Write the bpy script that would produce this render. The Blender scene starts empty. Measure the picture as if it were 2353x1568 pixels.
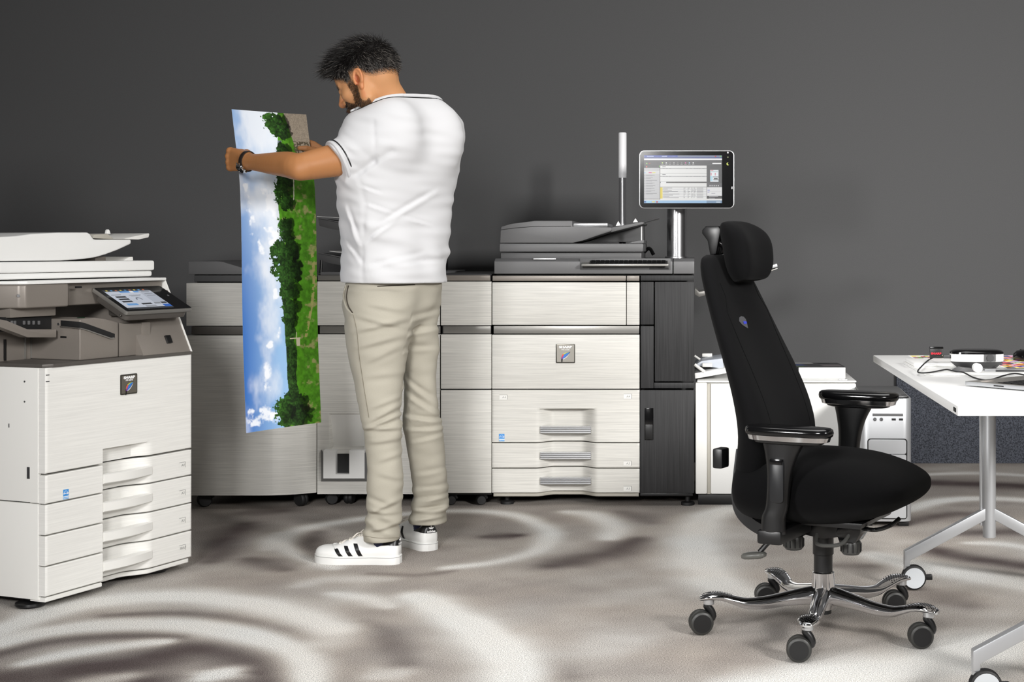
import bpy, bmesh, math, random
import numpy as np
from mathutils import Vector, Matrix
from mathutils.bvhtree import BVHTree

sc = bpy.context.scene
COL = sc.collection
# ------------------------------------------------------------------ camera (shift lens, level, focal 3471 px on a 2353 px frame)
FPX, CX, CY, CAMZ = 3471.0, 1600.0, 570.0, 1.08
cam = bpy.data.cameras.new('camera')
cam.sensor_width = 36.0
cam.lens = 36.0 * FPX / 2353.0
cam.shift_x = (1176.5 - CX) / 2353.0
cam.shift_y = -(784.0 - CY) / 2353.0
cam.clip_start, cam.clip_end = 0.1, 60
cam_o = bpy.data.objects.new('camera', cam)
cam_o.location = (0, 0, CAMZ)
cam_o.rotation_euler = (math.pi / 2, 0, 0)
COL.objects.link(cam_o)
sc.camera = cam_o
# ------------------------------------------------------------------ world, lights, exposure
w = bpy.data.worlds.new('studio')
sc.world = w
w.use_nodes = True
w.node_tree.nodes['Background'].inputs[0].default_value = (1.0, 0.985, 0.97, 1)
w.node_tree.nodes['Background'].inputs[1].default_value = 0.05

def area(name, loc, target, size, power, col=(1, 1, 1), sy=None, spread=180):
    l = bpy.data.lights.new(name, 'AREA')
    l.energy = power
    l.color = col
    l.size = size
    l.spread = math.radians(spread)
    if sy:
        l.shape = 'RECTANGLE'
        l.size_y = sy
    o = bpy.data.objects.new(name, l)
    o.location = loc
    o.rotation_euler = (Vector(target) - Vector(loc)).to_track_quat('-Z', 'Y').to_euler()
    COL.objects.link(o)
    return o

area('key_softbox', (3.3, 0.3, 2.6), (1.2, 7.0, 1.15), 0.8, 119, (1.0, 0.985, 0.96), spread=92)
area('fill_softbox', (-1.0, -1.5, 2.5), (-1.4, 4.7, 0.3), 1.0, 36, (1.0, 0.99, 0.98), spread=64)
area('side_softbox', (-3.3, 0.4, 1.75), (1.7, 5.6, 0.8), 0.7, 13, (1.0, 0.99, 0.98), spread=46)
area('added_overhead_fill', (0.3, 4.1, 3.5), (0.25, 4.2, 0.0), 2.6, 28, (1.0, 0.985, 0.965), spread=100)  # added area light that brightens the floor in place of ceiling bounce
sc.view_settings.view_transform = 'Standard'
sc.view_settings.look = 'None'
sc.view_settings.gamma = 1.0
sc.view_settings.use_curve_mapping = False
sc.view_settings.exposure = 0.0

# ------------------------------------------------------------------ helpers
def X(px, d): return (px - CX) * d / FPX
def Z(py, d): return CAMZ - (py - CY) * d / FPX
def P(px, py, d): return Vector((X(px, d), d, Z(py, d)))
def FL(px, py):
    d = CAMZ * FPX / (py - CY)
    return (X(px, d), d)

def lin(c):
    c = c / 255.0
    return c / 12.92 if c <= 0.04045 else ((c + 0.055) / 1.055) ** 2.4
def rgb(r, g, b): return (lin(r), lin(g), lin(b), 1.0)

ROOT = {}      # root object -> (matrix, world mode)
def thing(name, label, cat, loc=(0, 0, 0), rotz=0.0, world=False, group=None):
    o = bpy.data.objects.new(name, None)
    o.empty_display_size = 0.1
    COL.objects.link(o)
    o.location = loc
    o.rotation_euler = (0, 0, rotz)
    o['label'] = label
    o['category'] = cat
    if group: o['group'] = group
    ROOT[o.name] = (Matrix.Translation(Vector(loc)) @ Matrix.Rotation(rotz, 4, 'Z'), world)
    return o
def tag(o, label, cat, group=None):
    o['label'] = label
    o['category'] = cat
    if group: o['group'] = group
    return o
def root_of(o):
    while o.parent is not None: o = o.parent
    return o
def put(name, me, mat, parent=None, smooth=False, label=None):
    me.name = name
    if mat is not None and len(me.materials) == 0: me.materials.append(mat)
    if smooth:
        me.polygons.foreach_set('use_smooth', [True] * len(me.polygons))
        if smooth == 'auto':
            me.set_sharp_from_angle(angle=math.radians(35))
    o = bpy.data.objects.new(name, me)
    COL.objects.link(o)
    if parent is not None:
        o.parent = parent
        r = root_of(parent)
        if r.name in ROOT and ROOT[r.name][1]:
            me.transform(ROOT[r.name][0].inverted())
    if label: o['label'] = label
    return o
def from_bm(bm):
    bmesh.ops.recalc_face_normals(bm, faces=bm.faces)
    me = bpy.data.meshes.new('m')
    bm.to_mesh(me)
    bm.free()
    return me
def from_py(v, f):
    me = bpy.data.meshes.new('m')
    me.from_pydata([tuple(p) for p in v], [], f)
    me.update()
    return me
def bevel(bm, b, seg=2, edges=None):
    if b > 0:
        bmesh.ops.bevel(bm, geom=list(edges) if edges is not None else list(bm.edges), offset=b, segments=seg, profile=0.6, affect='EDGES', clamp_overlap=True)
def bx(name, x0, x1, y0, y1, z0, z1, mat, parent=None, b=0.003, seg=2, rot=None, label=None):
    bm = bmesh.new()
    bmesh.ops.create_cube(bm, size=1)
    for v in bm.verts:
        v.co = Vector(((x0 + x1) / 2 + v.co.x * (x1 - x0), (y0 + y1) / 2 + v.co.y * (y1 - y0), (z0 + z1) / 2 + v.co.z * (z1 - z0)))
    bevel(bm, b, seg)
    me = from_bm(bm)
    if rot is not None:
        c = Vector(((x0 + x1) / 2, (y0 + y1) / 2, (z0 + z1) / 2))
        me.transform(Matrix.Translation(c) @ rot.to_4x4() @ Matrix.Translation(-c))
    return put(name, me, mat, parent, 'auto' if b > 0 else False, label)
def ax3(axis, p, t):
    return (t, p[0], p[1]) if axis == 'x' else ((p[0], t, p[1]) if axis == 'y' else (p[0], p[1], t))
def prism_bm(pts, axis, lo, hi, b=0.0, seg=2):
    bm = bmesh.new()
    a = [bm.verts.new(ax3(axis, p, lo)) for p in pts]
    c = [bm.verts.new(ax3(axis, p, hi)) for p in pts]
    bm.faces.new(a)
    bm.faces.new(list(reversed(c)))
    n = len(pts)
    for i in range(n):
        bm.faces.new((a[i], c[i], c[(i + 1) % n], a[(i + 1) % n]))
    bmesh.ops.recalc_face_normals(bm, faces=bm.faces)
    bevel(bm, b, seg)
    return bm
def prism(name, pts, axis, lo, hi, mat, parent=None, b=0.002, seg=2, label=None):
    return put(name, from_bm(prism_bm(pts, axis, lo, hi, b, seg)), mat, parent, 'auto', label)
def rrect(x0, x1, y0, y1, r, n=5):
    out = []
    for cx, cy, a0 in ((x1 - r, y1 - r, 0), (x0 + r, y1 - r, 90), (x0 + r, y0 + r, 180), (x1 - r, y0 + r, 270)):
        for i in range(n + 1):
            a = math.radians(a0 + 90 * i / n)
            out.append((cx + r * math.cos(a), cy + r * math.sin(a)))
    return out
def spline(pts, k=6):
    pts = [Vector(p) for p in pts]
    out = []
    n = len(pts)
    for i in range(n - 1):
        p0, p1, p2, p3 = pts[max(i - 1, 0)], pts[i], pts[i + 1], pts[min(i + 2, n - 1)]
        for j in range(k):
            t = j / k
            out.append(0.5 * ((2 * p1) + (p2 - p0) * t + (2 * p0 - 5 * p1 + 4 * p2 - p3) * t * t + (3 * p1 - p0 - 3 * p2 + p3) * t ** 3))
    out.append(pts[-1])
    return out
def tube_me(pts, r, n=10, closed=False, flat=None):
    pts = [Vector(p) for p in pts]
    m = len(pts)
    rr = r if isinstance(r, (list, tuple)) else [r] * m
    up = Vector((0, 0, 1))
    v, f = [], []
    prev = None
    for i in range(m):
        a = pts[(i - 1) % m] if closed else pts[max(i - 1, 0)]
        c = pts[(i + 1) % m] if closed else pts[min(i + 1, m - 1)]
        t = (c - a).normalized()
        if prev is None:
            s = t.cross(up)
            if s.length < 1e-3: s = t.cross(Vector((1, 0, 0)))
        else:
            s = prev - t * prev.dot(t)
        s.normalize()
        prev = s
        q = s.cross(t)
        for k in range(n):
            an = 2 * math.pi * k / n
            fs, fq = (flat if flat else (1, 1))
            v.append(pts[i] + s * math.cos(an) * rr[i] * fs + q * math.sin(an) * rr[i] * fq)
    for i in range(m if closed else m - 1):
        for k in range(n):
            f.append((i * n + k, i * n + (k + 1) % n, ((i + 1) % m) * n + (k + 1) % n, ((i + 1) % m) * n + k))
    if not closed:
        f.append(tuple(range(n)))
        f.append(tuple(reversed(range((m - 1) * n, m * n))))
    me = from_py(v, f)
    bm = bmesh.new(); bm.from_mesh(me); bmesh.ops.recalc_face_normals(bm, faces=bm.faces); bm.to_mesh(me); bm.free()
    return me
def tube(name, pts, r, mat, parent=None, n=10, closed=False, flat=None, label=None):
    return put(name, tube_me(pts, r, n, closed, flat), mat, parent, 'auto', label)
def lathe_me(prof, org, axis=(0, 0, 1), n=32):
    q = Vector((0, 0, 1)).rotation_difference(Vector(axis).normalized()).to_matrix()
    v, f = [], []
    for r, z in prof:
        for k in range(n):
            a = 2 * math.pi * k / n
            v.append(Vector(org) + q @ Vector((r * math.cos(a), r * math.sin(a), z)))
    m = len(prof)
    for i in range(m - 1):
        for k in range(n):
            f.append((i * n + k, i * n + (k + 1) % n, (i + 1) * n + (k + 1) % n, (i + 1) * n + k))
    if prof[0][0] > 1e-6: f.append(tuple(reversed(range(n))))
    if prof[-1][0] > 1e-6: f.append(tuple(range((m - 1) * n, m * n)))
    me = from_py(v, f)
    bm = bmesh.new(); bm.from_mesh(me)
    bmesh.ops.remove_doubles(bm, verts=bm.verts, dist=1e-6)
    bmesh.ops.recalc_face_normals(bm, faces=bm.faces); bm.to_mesh(me); bm.free()
    return me
def lathe(name, prof, org, mat, parent=None, axis=(0, 0, 1), n=32, label=None):
    return put(name, lathe_me(prof, org, axis, n), mat, parent, 'auto', label)
def loft_me(rings, cap=True):
    n = len(rings[0])
    v = [p for r in rings for p in r]
    f = []
    for i in range(len(rings) - 1):
        for k in range(n):
            f.append((i * n + k, i * n + (k + 1) % n, (i + 1) * n + (k + 1) % n, (i + 1) * n + k))
    if cap:
        f.append(tuple(reversed(range(n))))
        f.append(tuple(range((len(rings) - 1) * n, len(rings) * n)))
    me = from_py(v, f)
    bm = bmesh.new(); bm.from_mesh(me); bmesh.ops.recalc_face_normals(bm, faces=bm.faces); bm.to_mesh(me); bm.free()
    return me
def sub(o, lv=1):
    m = o.modifiers.new('sub', 'SUBSURF'); m.levels = lv; m.render_levels = lv
    return o
def text_me(s, size, extrude=0.0003, sx=1.0, offset=0.0, align='CENTER', shear=0.0):
    c = bpy.data.curves.new('t', 'FONT')
    c.body = s; c.size = size; c.extrude = extrude; c.align_x = align; c.align_y = 'CENTER'; c.offset = offset; c.shear = shear
    c.resolution_u = 3
    o = bpy.data.objects.new('t', c)
    COL.objects.link(o)
    bpy.context.view_layer.update()
    me = bpy.data.meshes.new_from_object(o.evaluated_get(bpy.context.evaluated_depsgraph_get()))
    bpy.data.objects.remove(o); bpy.data.curves.remove(c)
    me.transform(Matrix.Diagonal((sx, 1, 1, 1)))
    me.materials.clear()
    return me
def text(name, s, size, mat, parent, M, sx=1.0, offset=0.0, align='CENTER', shear=0.0, extrude=0.0003):
    me = text_me(s, size, extrude, sx, offset, align, shear)
    me.transform(M)
    return put(name, me, mat, parent)
def frameM(o, ex, ey):
    ex = Vector(ex).normalized(); ey = Vector(ey).normalized(); ez = ex.cross(ey)
    M = Matrix((ex, ey, ez)).transposed().to_4x4()
    M.translation = Vector(o)
    return M
def paint_me(quads, step=0.00006):
    """flat print: coloured rectangles / polygons in the local xy plane, later ones lie a hair higher"""
    v, f, c = [], [], []
    for i, (pts, col) in enumerate(quads):
        b = len(v)
        for p in pts: v.append((p[0], p[1], i * step / max(1, len(quads) / 12)))
        f.append(tuple(range(b, b + len(pts))))
        c += [col] * len(pts)
    me = from_py(v, f)
    at = me.color_attributes.new('Col', 'FLOAT_COLOR', 'CORNER')
    at.data.foreach_set('color', [x for q in c for x in q])
    return me
def R4(x0, y0, x1, y1): return [(x0, y0), (x1, y0), (x1, y1), (x0, y1)]

# ------------------------------------------------------------------ materials
MATS = {}
def mat(name, col, rough=0.5, metal=0.0, spec=0.5, noise=None, bump=None, coat=0.0, emit=None, streak=None, attr=None, sheen=0.0, sss=0.0):
    if name in MATS: return MATS[name]
    m = bpy.data.materials.new(name)
    m.use_nodes = True
    N, L = m.node_tree.nodes, m.node_tree.links
    b = N['Principled BSDF']
    b.inputs['Base Color'].default_value = col
    b.inputs['Roughness'].default_value = rough
    b.inputs['Metallic'].default_value = metal
    b.inputs['Specular IOR Level'].default_value = spec
    b.inputs['Coat Weight'].default_value = coat
    if sheen: b.inputs['Sheen Weight'].default_value = sheen
    if sss:
        b.inputs['Subsurface Weight'].default_value = sss
        b.inputs['Subsurface Radius'].default_value = (0.012, 0.005, 0.003)
        b.inputs['Subsurface Scale'].default_value = 0.6
    tc = N.new('ShaderNodeTexCoord')
    src = None
    if attr:
        a = N.new('ShaderNodeVertexColor'); a.layer_name = attr
        src = a.outputs['Color']
        L.new(src, b.inputs['Base Color'])
        if emit:
            L.new(src, b.inputs['Emission Color']); b.inputs['Emission Strength'].default_value = emit
            for l_ in list(b.inputs['Base Color'].links): L.remove(l_)
            b.inputs['Base Color'].default_value = (.02, .02, .02, 1)
    if streak:          # (scale xyz, amount, second scale)
        mp = N.new('ShaderNodeMapping'); mp.inputs['Scale'].default_value = streak[0]
        nz = N.new('ShaderNodeTexNoise'); nz.inputs['Scale'].default_value = 1.0; nz.inputs['Detail'].default_value = 4.0; nz.inputs['Roughness'].default_value = 0.65
        L.new(tc.outputs['Object'], mp.inputs['Vector']); L.new(mp.outputs[0], nz.inputs['Vector'])
        rp = N.new('ShaderNodeValToRGB')
        k = streak[1]
        rp.color_ramp.elements[0].position = 0.3; rp.color_ramp.elements[1].position = 0.66
        rp.color_ramp.elements[0].color = tuple(x * (1 - k) for x in col[:3]) + (1,)
        rp.color_ramp.elements[1].color = tuple(min(1, x * (1 + k * streak[2])) for x in col[:3]) + (1,)
        L.new(nz.outputs['Fac'], rp.inputs['Fac']); L.new(rp.outputs['Color'], b.inputs['Base Color'])
        bp = N.new('ShaderNodeBump'); bp.inputs['Strength'].default_value = 0.06; bp.inputs['Distance'].default_value = 0.002
        L.new(nz.outputs['Fac'], bp.inputs['Height']); L.new(bp.outputs['Normal'], b.inputs['Normal'])
    if noise:           # (scale, amount)
        nz = N.new('ShaderNodeTexNoise'); nz.inputs['Scale'].default_value = noise[0]; nz.inputs['Detail'].default_value = 3.0
        L.new(tc.outputs['Object'], nz.inputs['Vector'])
        mx = N.new('ShaderNodeMix'); mx.data_type = 'RGBA'; mx.blend_type = 'MULTIPLY'
        mx.inputs[0].default_value = 1.0
        rp = N.new('ShaderNodeValToRGB')
        k = noise[1]
        rp.color_ramp.elements[0].position = 0.35; rp.color_ramp.elements[1].position = 0.65
        rp.color_ramp.elements[0].color = (1 - k, 1 - k, 1 - k, 1); rp.color_ramp.elements[1].color = (1 + k * 0.6, 1 + k * 0.6, 1 + k * 0.6, 1)
        L.new(nz.outputs['Fac'], rp.inputs['Fac'])
        mx.inputs[6].default_value = col
        if src is not None: L.new(src, mx.inputs[6])
        L.new(rp.outputs['Color'], mx.inputs[7]); L.new(mx.outputs[2], b.inputs['Base Color'])
    if bump:            # (scale, strength, distance)
        nz = N.new('ShaderNodeTexNoise'); nz.inputs['Scale'].default_value = bump[0]; nz.inputs['Detail'].default_value = 2.0
        L.new(tc.outputs['Object'], nz.inputs['Vector'])
        bp = N.new('ShaderNodeBump'); bp.inputs['Strength'].default_value = bump[1]; bp.inputs['Distance'].default_value = bump[2]
        L.new(nz.outputs['Fac'], bp.inputs['Height']); L.new(bp.outputs['Normal'], b.inputs['Normal'])
    if emit and not attr:
        b.inputs['Emission Color'].default_value = col; b.inputs['Emission Strength'].default_value = emit
    MATS[name] = m
    return m

M_wall = mat('wall_paint', rgb(88, 88, 89), 0.75, spec=0.25, noise=(420, 0.10), bump=(500, 0.12, 0.001))
M_white = mat('white_plastic', rgb(232, 231, 227), 0.42, bump=(900, 0.03, 0.0006))
M_whiteG = mat('white_gloss', rgb(238, 238, 236), 0.3)
M_brush = mat('brushed_white_panel', rgb(216, 214, 208), 0.40, streak=((5.0, 5.0, 380.0), 0.21, 0.35))
M_brushC = mat('wood_grain_white_panel', rgb(236, 235, 231), 0.42, streak=((4.0, 6.0, 230.0), 0.10, 0.3))
M_black_grain = mat('black_grain_panel', rgb(40, 40, 41), 0.5, spec=0.3, streak=((420.0, 5.0, 4.0), 0.42, 1.6))
M_dark = mat('dark_chassis', rgb(24, 24, 25), 0.6)
M_char = mat('charcoal_plastic', rgb(58, 58, 59), 0.45, noise=(900, 0.08))
M_grey = mat('mid_grey_plastic', rgb(104, 104, 105), 0.42, noise=(1100, 0.06))
M_greyD = mat('dark_grey_plastic', rgb(84, 84, 85), 0.42, noise=(1100, 0.06))
M_taupe = mat('taupe_metallic_plastic', rgb(140, 133, 126), 0.36, metal=0.25, noise=(1300, 0.07))
M_taupeD = mat('dark_taupe_plastic', rgb(92, 88, 84), 0.42, metal=0.2, noise=(1300, 0.07))
M_band = mat('satin_band', rgb(150, 148, 144), 0.32, metal=0.6)
M_beige = mat('beige_plinth', rgb(176, 172, 162), 0.5)
M_silver = mat('silver_metal', rgb(205, 206, 208), 0.3, metal=0.85)
M_alu = mat('anodised_aluminium', rgb(196, 198, 201), 0.38, metal=0.6)
M_chrome = mat('polished_chrome', rgb(228, 228, 230), 0.09, metal=1.0)
M_steel = mat('brushed_steel', rgb(190, 190, 192), 0.26, metal=1.0)
M_black = mat('black_plastic', rgb(20, 20, 21), 0.35)
M_blackG = mat('black_gloss', rgb(12, 12, 13), 0.12)
M_rubber = mat('black_rubber', rgb(26, 26, 27), 0.6)
M_wheel = mat('caster_tyre', rgb(44, 44, 42), 0.45)
M_fabric = mat('black_seat_fabric', rgb(14, 14, 15), 0.95, spec=0.08, bump=(1500, 0.35, 0.001), noise=(700, 0.25), sheen=0.02)
M_print = mat('flat_print', (1, 1, 1, 1), 0.5, attr='Col')
M_screen = mat('lit_screen', (1, 1, 1, 1), 0.25, attr='Col', emit=0.80)
M_glow = mat('signal_lamp_diffuser', rgb(232, 232, 234), 0.3, emit=0.12)
M_paper = mat('paper', rgb(240, 240, 238), 0.7)
M_red = mat('red_ink', rgb(225, 20, 45), 0.5)
M_whiteI = mat('white_ink', rgb(248, 248, 248), 0.5)
M_greyI = mat('grey_ink', rgb(150, 150, 148), 0.5)
M_blue = mat('blue_sticker', rgb(70, 150, 220), 0.5)
M_felt = mat('blue_grey_felt', rgb(76, 79, 87), 0.95, spec=0.1, noise=(190, 0.6), bump=(320, 0.6, 0.003))
# ------------------------------------------------------------------ numpy noise
def vnoise(x, y, seed=0):
    xi = np.floor(x).astype(np.int64); yi = np.floor(y).astype(np.int64)
    xf = x - xi; yf = y - yi
    def h(a, b):
        n = (a * 374761393 + b * 668265263 + seed * 974634777) & 0xFFFFFFFF
        n = ((n ^ (n >> 13)) * 1274126177) & 0xFFFFFFFF
        n = n ^ (n >> 16)
        return (n & 0xFFFF) / 65535.0
    u = xf * xf * (3 - 2 * xf); v = yf * yf * (3 - 2 * yf)
    return (h(xi, yi) * (1 - u) + h(xi + 1, yi) * u) * (1 - v) + (h(xi, yi + 1) * (1 - u) + h(xi + 1, yi + 1) * u) * v
def fbm(x, y, o=4, seed=0):
    s, a, t = 0, 1.0, 0
    for i in range(o):
        s = s + a * vnoise(x * 2 ** i, y * 2 ** i, seed + i * 17); t += a; a *= 0.5
    return s / t
def sstep(a, b, x):
    t = np.clip((x - a) / (b - a), 0, 1)
    return t * t * (3 - 2 * t)
def grid_me(V, nx, ny):
    idx = np.arange(nx * ny).reshape(nx, ny)
    q = np.stack([idx[:-1, :-1], idx[1:, :-1], idx[1:, 1:], idx[:-1, 1:]], -1).reshape(-1, 4)
    return raw_me(V, q)
def raw_me(V, Q):
    me = bpy.data.meshes.new('m')
    V = np.asarray(V, np.float32); Q = np.asarray(Q, np.int32)
    me.vertices.add(len(V)); me.vertices.foreach_set('co', V.ravel())
    me.loops.add(Q.size); me.loops.foreach_set('vertex_index', Q.ravel())
    k = Q.shape[1]
    me.polygons.add(len(Q)); me.polygons.foreach_set('loop_start', np.arange(len(Q), dtype=np.int32) * k)
    me.update(calc_edges=True); me.validate()
    return me
def vcol(me, C, name='Col'):
    at = me.color_attributes.new(name, 'FLOAT_COLOR', 'POINT')
    C = np.asarray(C, np.float32)
    if C.shape[1] == 3: C = np.concatenate([C, np.ones((len(C), 1), np.float32)], 1)
    at.data.foreach_set('color', C.ravel())

# ------------------------------------------------------------------ back wall and carpet
WALL = 7.60
o = bx('wall_back', -7.5, 7.0, WALL, WALL + 0.12, 0, 3.3, M_wall, None, b=0); o['kind'] = 'structure'

def carpet():
    st = 0.017
    xs = np.arange(-5.2, 4.2, st); ys = np.arange(0.2, WALL + 0.001, st)
    gx, gy = np.meshgrid(xs, ys, indexing='ij')
    x, y = gx.ravel(), gy.ravel()
    wx = x + 0.10 * (fbm(x * 1.3, y * 1.3, 3, 5) - 0.5); wy = y + 0.10 * (fbm(x * 1.3, y * 1.3, 3, 9) - 0.5)
    base = 0.50 + 0.34 * (fbm(x * 2.1, y * 2.1, 4, 3) - 0.5) + 0.22 * (fbm(x * 0.9, y * 0.9, 2, 31) - 0.5) + 0.20 * (fbm(x * 6.5, y * 6.5, 3, 61) - 0.5)
    def dist(poly):
        best = np.full(x.shape, 9.0); tt = np.zeros(x.shape)
        n = len(poly) - 1
        for i in range(n):
            ax, ay = poly[i]; bx_, by_ = poly[i + 1]
            dx, dy = bx_ - ax, by_ - ay
            t = np.clip(((wx - ax) * dx + (wy - ay) * dy) / (dx * dx + dy * dy + 1e-9), 0, 1)
            d = np.hypot(wx - ax - t * dx, wy - ay - t * dy)
            m = d < best
            best[m] = d[m]; tt[m] = ((i + t) / n)[m]
        return best, tt
    def stroke(pts, hw, val, k=1.0, floor=False):
        nonlocal base
        q = pts if floor else [FL(*p) for p in pts]
        if len(q) > 2: q = [(p.x, p.y) for p in spline([(a, b, 0) for a, b in q], 5)]
        if len(q) == 1: q = [q[0], (q[0][0] + 0.01, q[0][1])]
        d, t = dist(q)
        taper = 0.45 + 0.55 * np.sqrt(np.clip(4 * t * (1 - t) + 0.15, 0, 1))
        a = np.exp(-(d / (hw * 1.06 * taper)) ** 2.2) * k
        a *= 0.86 + 0.34 * fbm(x * 6, y * 6, 2, 77)
        a = np.clip(a, 0, 1)
        base = base * (1 - a) + val * a
    LT, DK = 1.06, 0.0
    stroke([(440, 1195), (800, 1185), (1200, 1190), (1560, 1185)], .34, .22, .55)
    stroke([(2080, 1120), (2400, 1130)], .4, .2, .5)
    stroke([(20, 1440), (-100, 1430)], .25, .25, .5)
    # dark strokes of the pattern
    for pts, hw, k in (
        ([(-60, 1520), (100, 1478), (300, 1460), (420, 1464)], .055, .9),
        ([(-40, 1560), (120, 1545), (300, 1520), (450, 1492), (560, 1500), (615, 1540), (610, 1590)], .12, 1.0),
        ([(-150, 1600), (100, 1585), (330, 1570)], .12, .9),
        ([(250, 1418), (420, 1412), (560, 1425), (660, 1455), (705, 1500)], .05, .75),
        ([(470, 1290), (510, 1250), (560, 1205)], .085, .85), ([(560, 1285), (640, 1310)], .07, .7),
        ([(715, 1225), (680, 1260), (700, 1290)], .07, .8), ([(1110, 1235), (1180, 1232)], .055, .9),
        ([(1270, 1300), (1330, 1285), (1420, 1265), (1450, 1240)], .10, .9), ([(850, 1318), (960, 1322), (1050, 1312)], .03, .5),
        ([(560, 1180), (640, 1175)], .09, .6), ([(1420, 1180), (1480, 1200)], .08, .5),
        ([(1060, 1385), (1130, 1420), (1180, 1455)], .05, .5), ([(840, 1430), (900, 1470), (920, 1530)], .06, .55),
        ([(2105, 1108), (2230, 1112), (2400, 1122)], .10, .95), ([(2060, 1205), (2200, 1182), (2300, 1190)], .07, .8),
        ([(2150, 1260), (2250, 1285), (2400, 1305)], .09, .9), ([(2110, 1360), (2230, 1395)], .09, .55), ([(2200, 1225), (2350, 1222), (2450, 1240)], .08, .8),
        ([(1930, 1300), (2000, 1300)], .07, .6), ([(1690, 1550), (1760, 1530)], .10, .5), ([(1210, 1530), (1290, 1560)], .08, .45),
        ([(120, 1440), (20, 1430), (-120, 1445)], .07, .7)):
        stroke(pts, hw, DK, k)
    # light strokes
    for pts, hw, k in (
        ([(-140, 1500), (0, 1450), (180, 1392), (390, 1370), (560, 1382), (680, 1408), (770, 1448)], .085, 1.0),
        ([(-40, 1490), (120, 1452), (300, 1437), (480, 1441), (600, 1468), (680, 1510), (690, 1580)], .075, 1.0),
        ([(70, 1522), (180, 1500), (300, 1483), (390, 1474)], .045, .9), ([(470, 1560), (510, 1545)], .065, .9),
        ([(180, 1575), (300, 1550)], .05, .6),
        ([(970, 1368), (1060, 1408), (1120, 1455), (1160, 1505), (1170, 1570), (1150, 1640)], .095, 1.0),
        ([(770, 1362), (850, 1373), (905, 1392)], .05, .7), ([(720, 1480), (760, 1470), (800, 1440)], .09, .45), ([(850, 1560), (900, 1550)], .07, .5),
        ([(690, 1345), (760, 1330), (900, 1330)], .05, .4),
        ([(760, 1305), (690, 1285), (640, 1255), (680, 1222), (800, 1198), (950, 1178), (1080, 1175), (1190, 1192), (1250, 1225), (1230, 1262), (1140, 1292), (1030, 1306)], .05, .85),
        ([(1290, 1178), (1350, 1186), (1395, 1212), (1385, 1238)], .065, .85), ([(600, 1262), (640, 1228)], .05, .6),
        ([(1680, 1165), (1600, 1195), (1580, 1245), (1600, 1305), (1660, 1348), (1760, 1385)], .10, 1.0),
        ([(1740, 1600), (1850, 1565), (2000, 1540), (2180, 1512), (2360, 1470)], .16, 1.0), ([(1440, 1470), (1400, 1500)], .12, .3), ([(1400, 1380), (1480, 1360)], .10, .25),
        ([(2020, 1275), (2120, 1300), (2260, 1330), (2420, 1362)], .085, 1.0), ([(2090, 1172), (2180, 1150), (2300, 1146), (2420, 1158)], .06, .95),
        ([(2120, 1092), (2250, 1088), (2400, 1096)], .045, .8), ([(2240, 1248), (2320, 1252), (2420, 1270)], .04, .8), ([(1500, 1250), (1540, 1300)], .1, .15)):
        stroke(pts, hw, LT, k)
    rnd = random.Random(4)
    for i in range(12):      # the pattern goes on outside the frame
        cx_, cy_, r = rnd.uniform(-5, 4), rnd.uniform(0.3, 3.3), rnd.uniform(.3, .7)
        a0 = rnd.uniform(0, 6.28)
        arc = [(cx_ + r * math.cos(a0 + t * .35), cy_ + .8 * r * math.sin(a0 + t * .35)) for t in range(10)]
        stroke(arc, rnd.uniform(.05, .1), LT if i % 2 else DK, .9, True)
    base = base + 0.13 * (fbm(x * 9, y * 9, 3, 91) - 0.5)
    b = np.clip(base, 0, 1)[:, None]
    dk = np.array(rgb(88, 78, 77)[:3]); md = np.array(rgb(178, 171, 164)[:3]); lt = np.array(rgb(230, 228, 224)[:3])
    C = np.where(b < .5, dk + (md - dk) * (b / .5), md + (lt - md) * ((b - .5) / .5))
    tint = (fbm(x * 4, y * 4, 2, 55) - .5)[:, None]
    C = C * (1 + tint * np.array([[.05, .0, -.05]]))
    me = grid_me(np.stack([x, y, np.zeros_like(x)], 1), len(xs), len(ys))
    vcol(me, C)
    m = mat('swirl_carpet', (1, 1, 1, 1), 0.95, spec=0.1, attr='Col', noise=(330, 0.55), bump=(420, 0.22, 0.002))
    o = put('floor', me, m)
    o['kind'] = 'structure'
    return o
carpet()
# floor slab beyond the patterned area
o = bx('floor', -7.5, 7.0, -3.0, WALL, -0.06, -0.004, mat('carpet_plain', rgb(140, 133, 128), 0.95, noise=(330, 0.3)), None, b=0); o['kind'] = 'structure'
o = bx('felt_wall_panel', X(2060, 7.57), 3.4, WALL - 0.035, WALL - 0.001, 0.0, 0.50, M_felt, None, b=0.004)
tag(o, 'low dark blue-grey felt panel against the wall behind the white table', 'wall panel')
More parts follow.
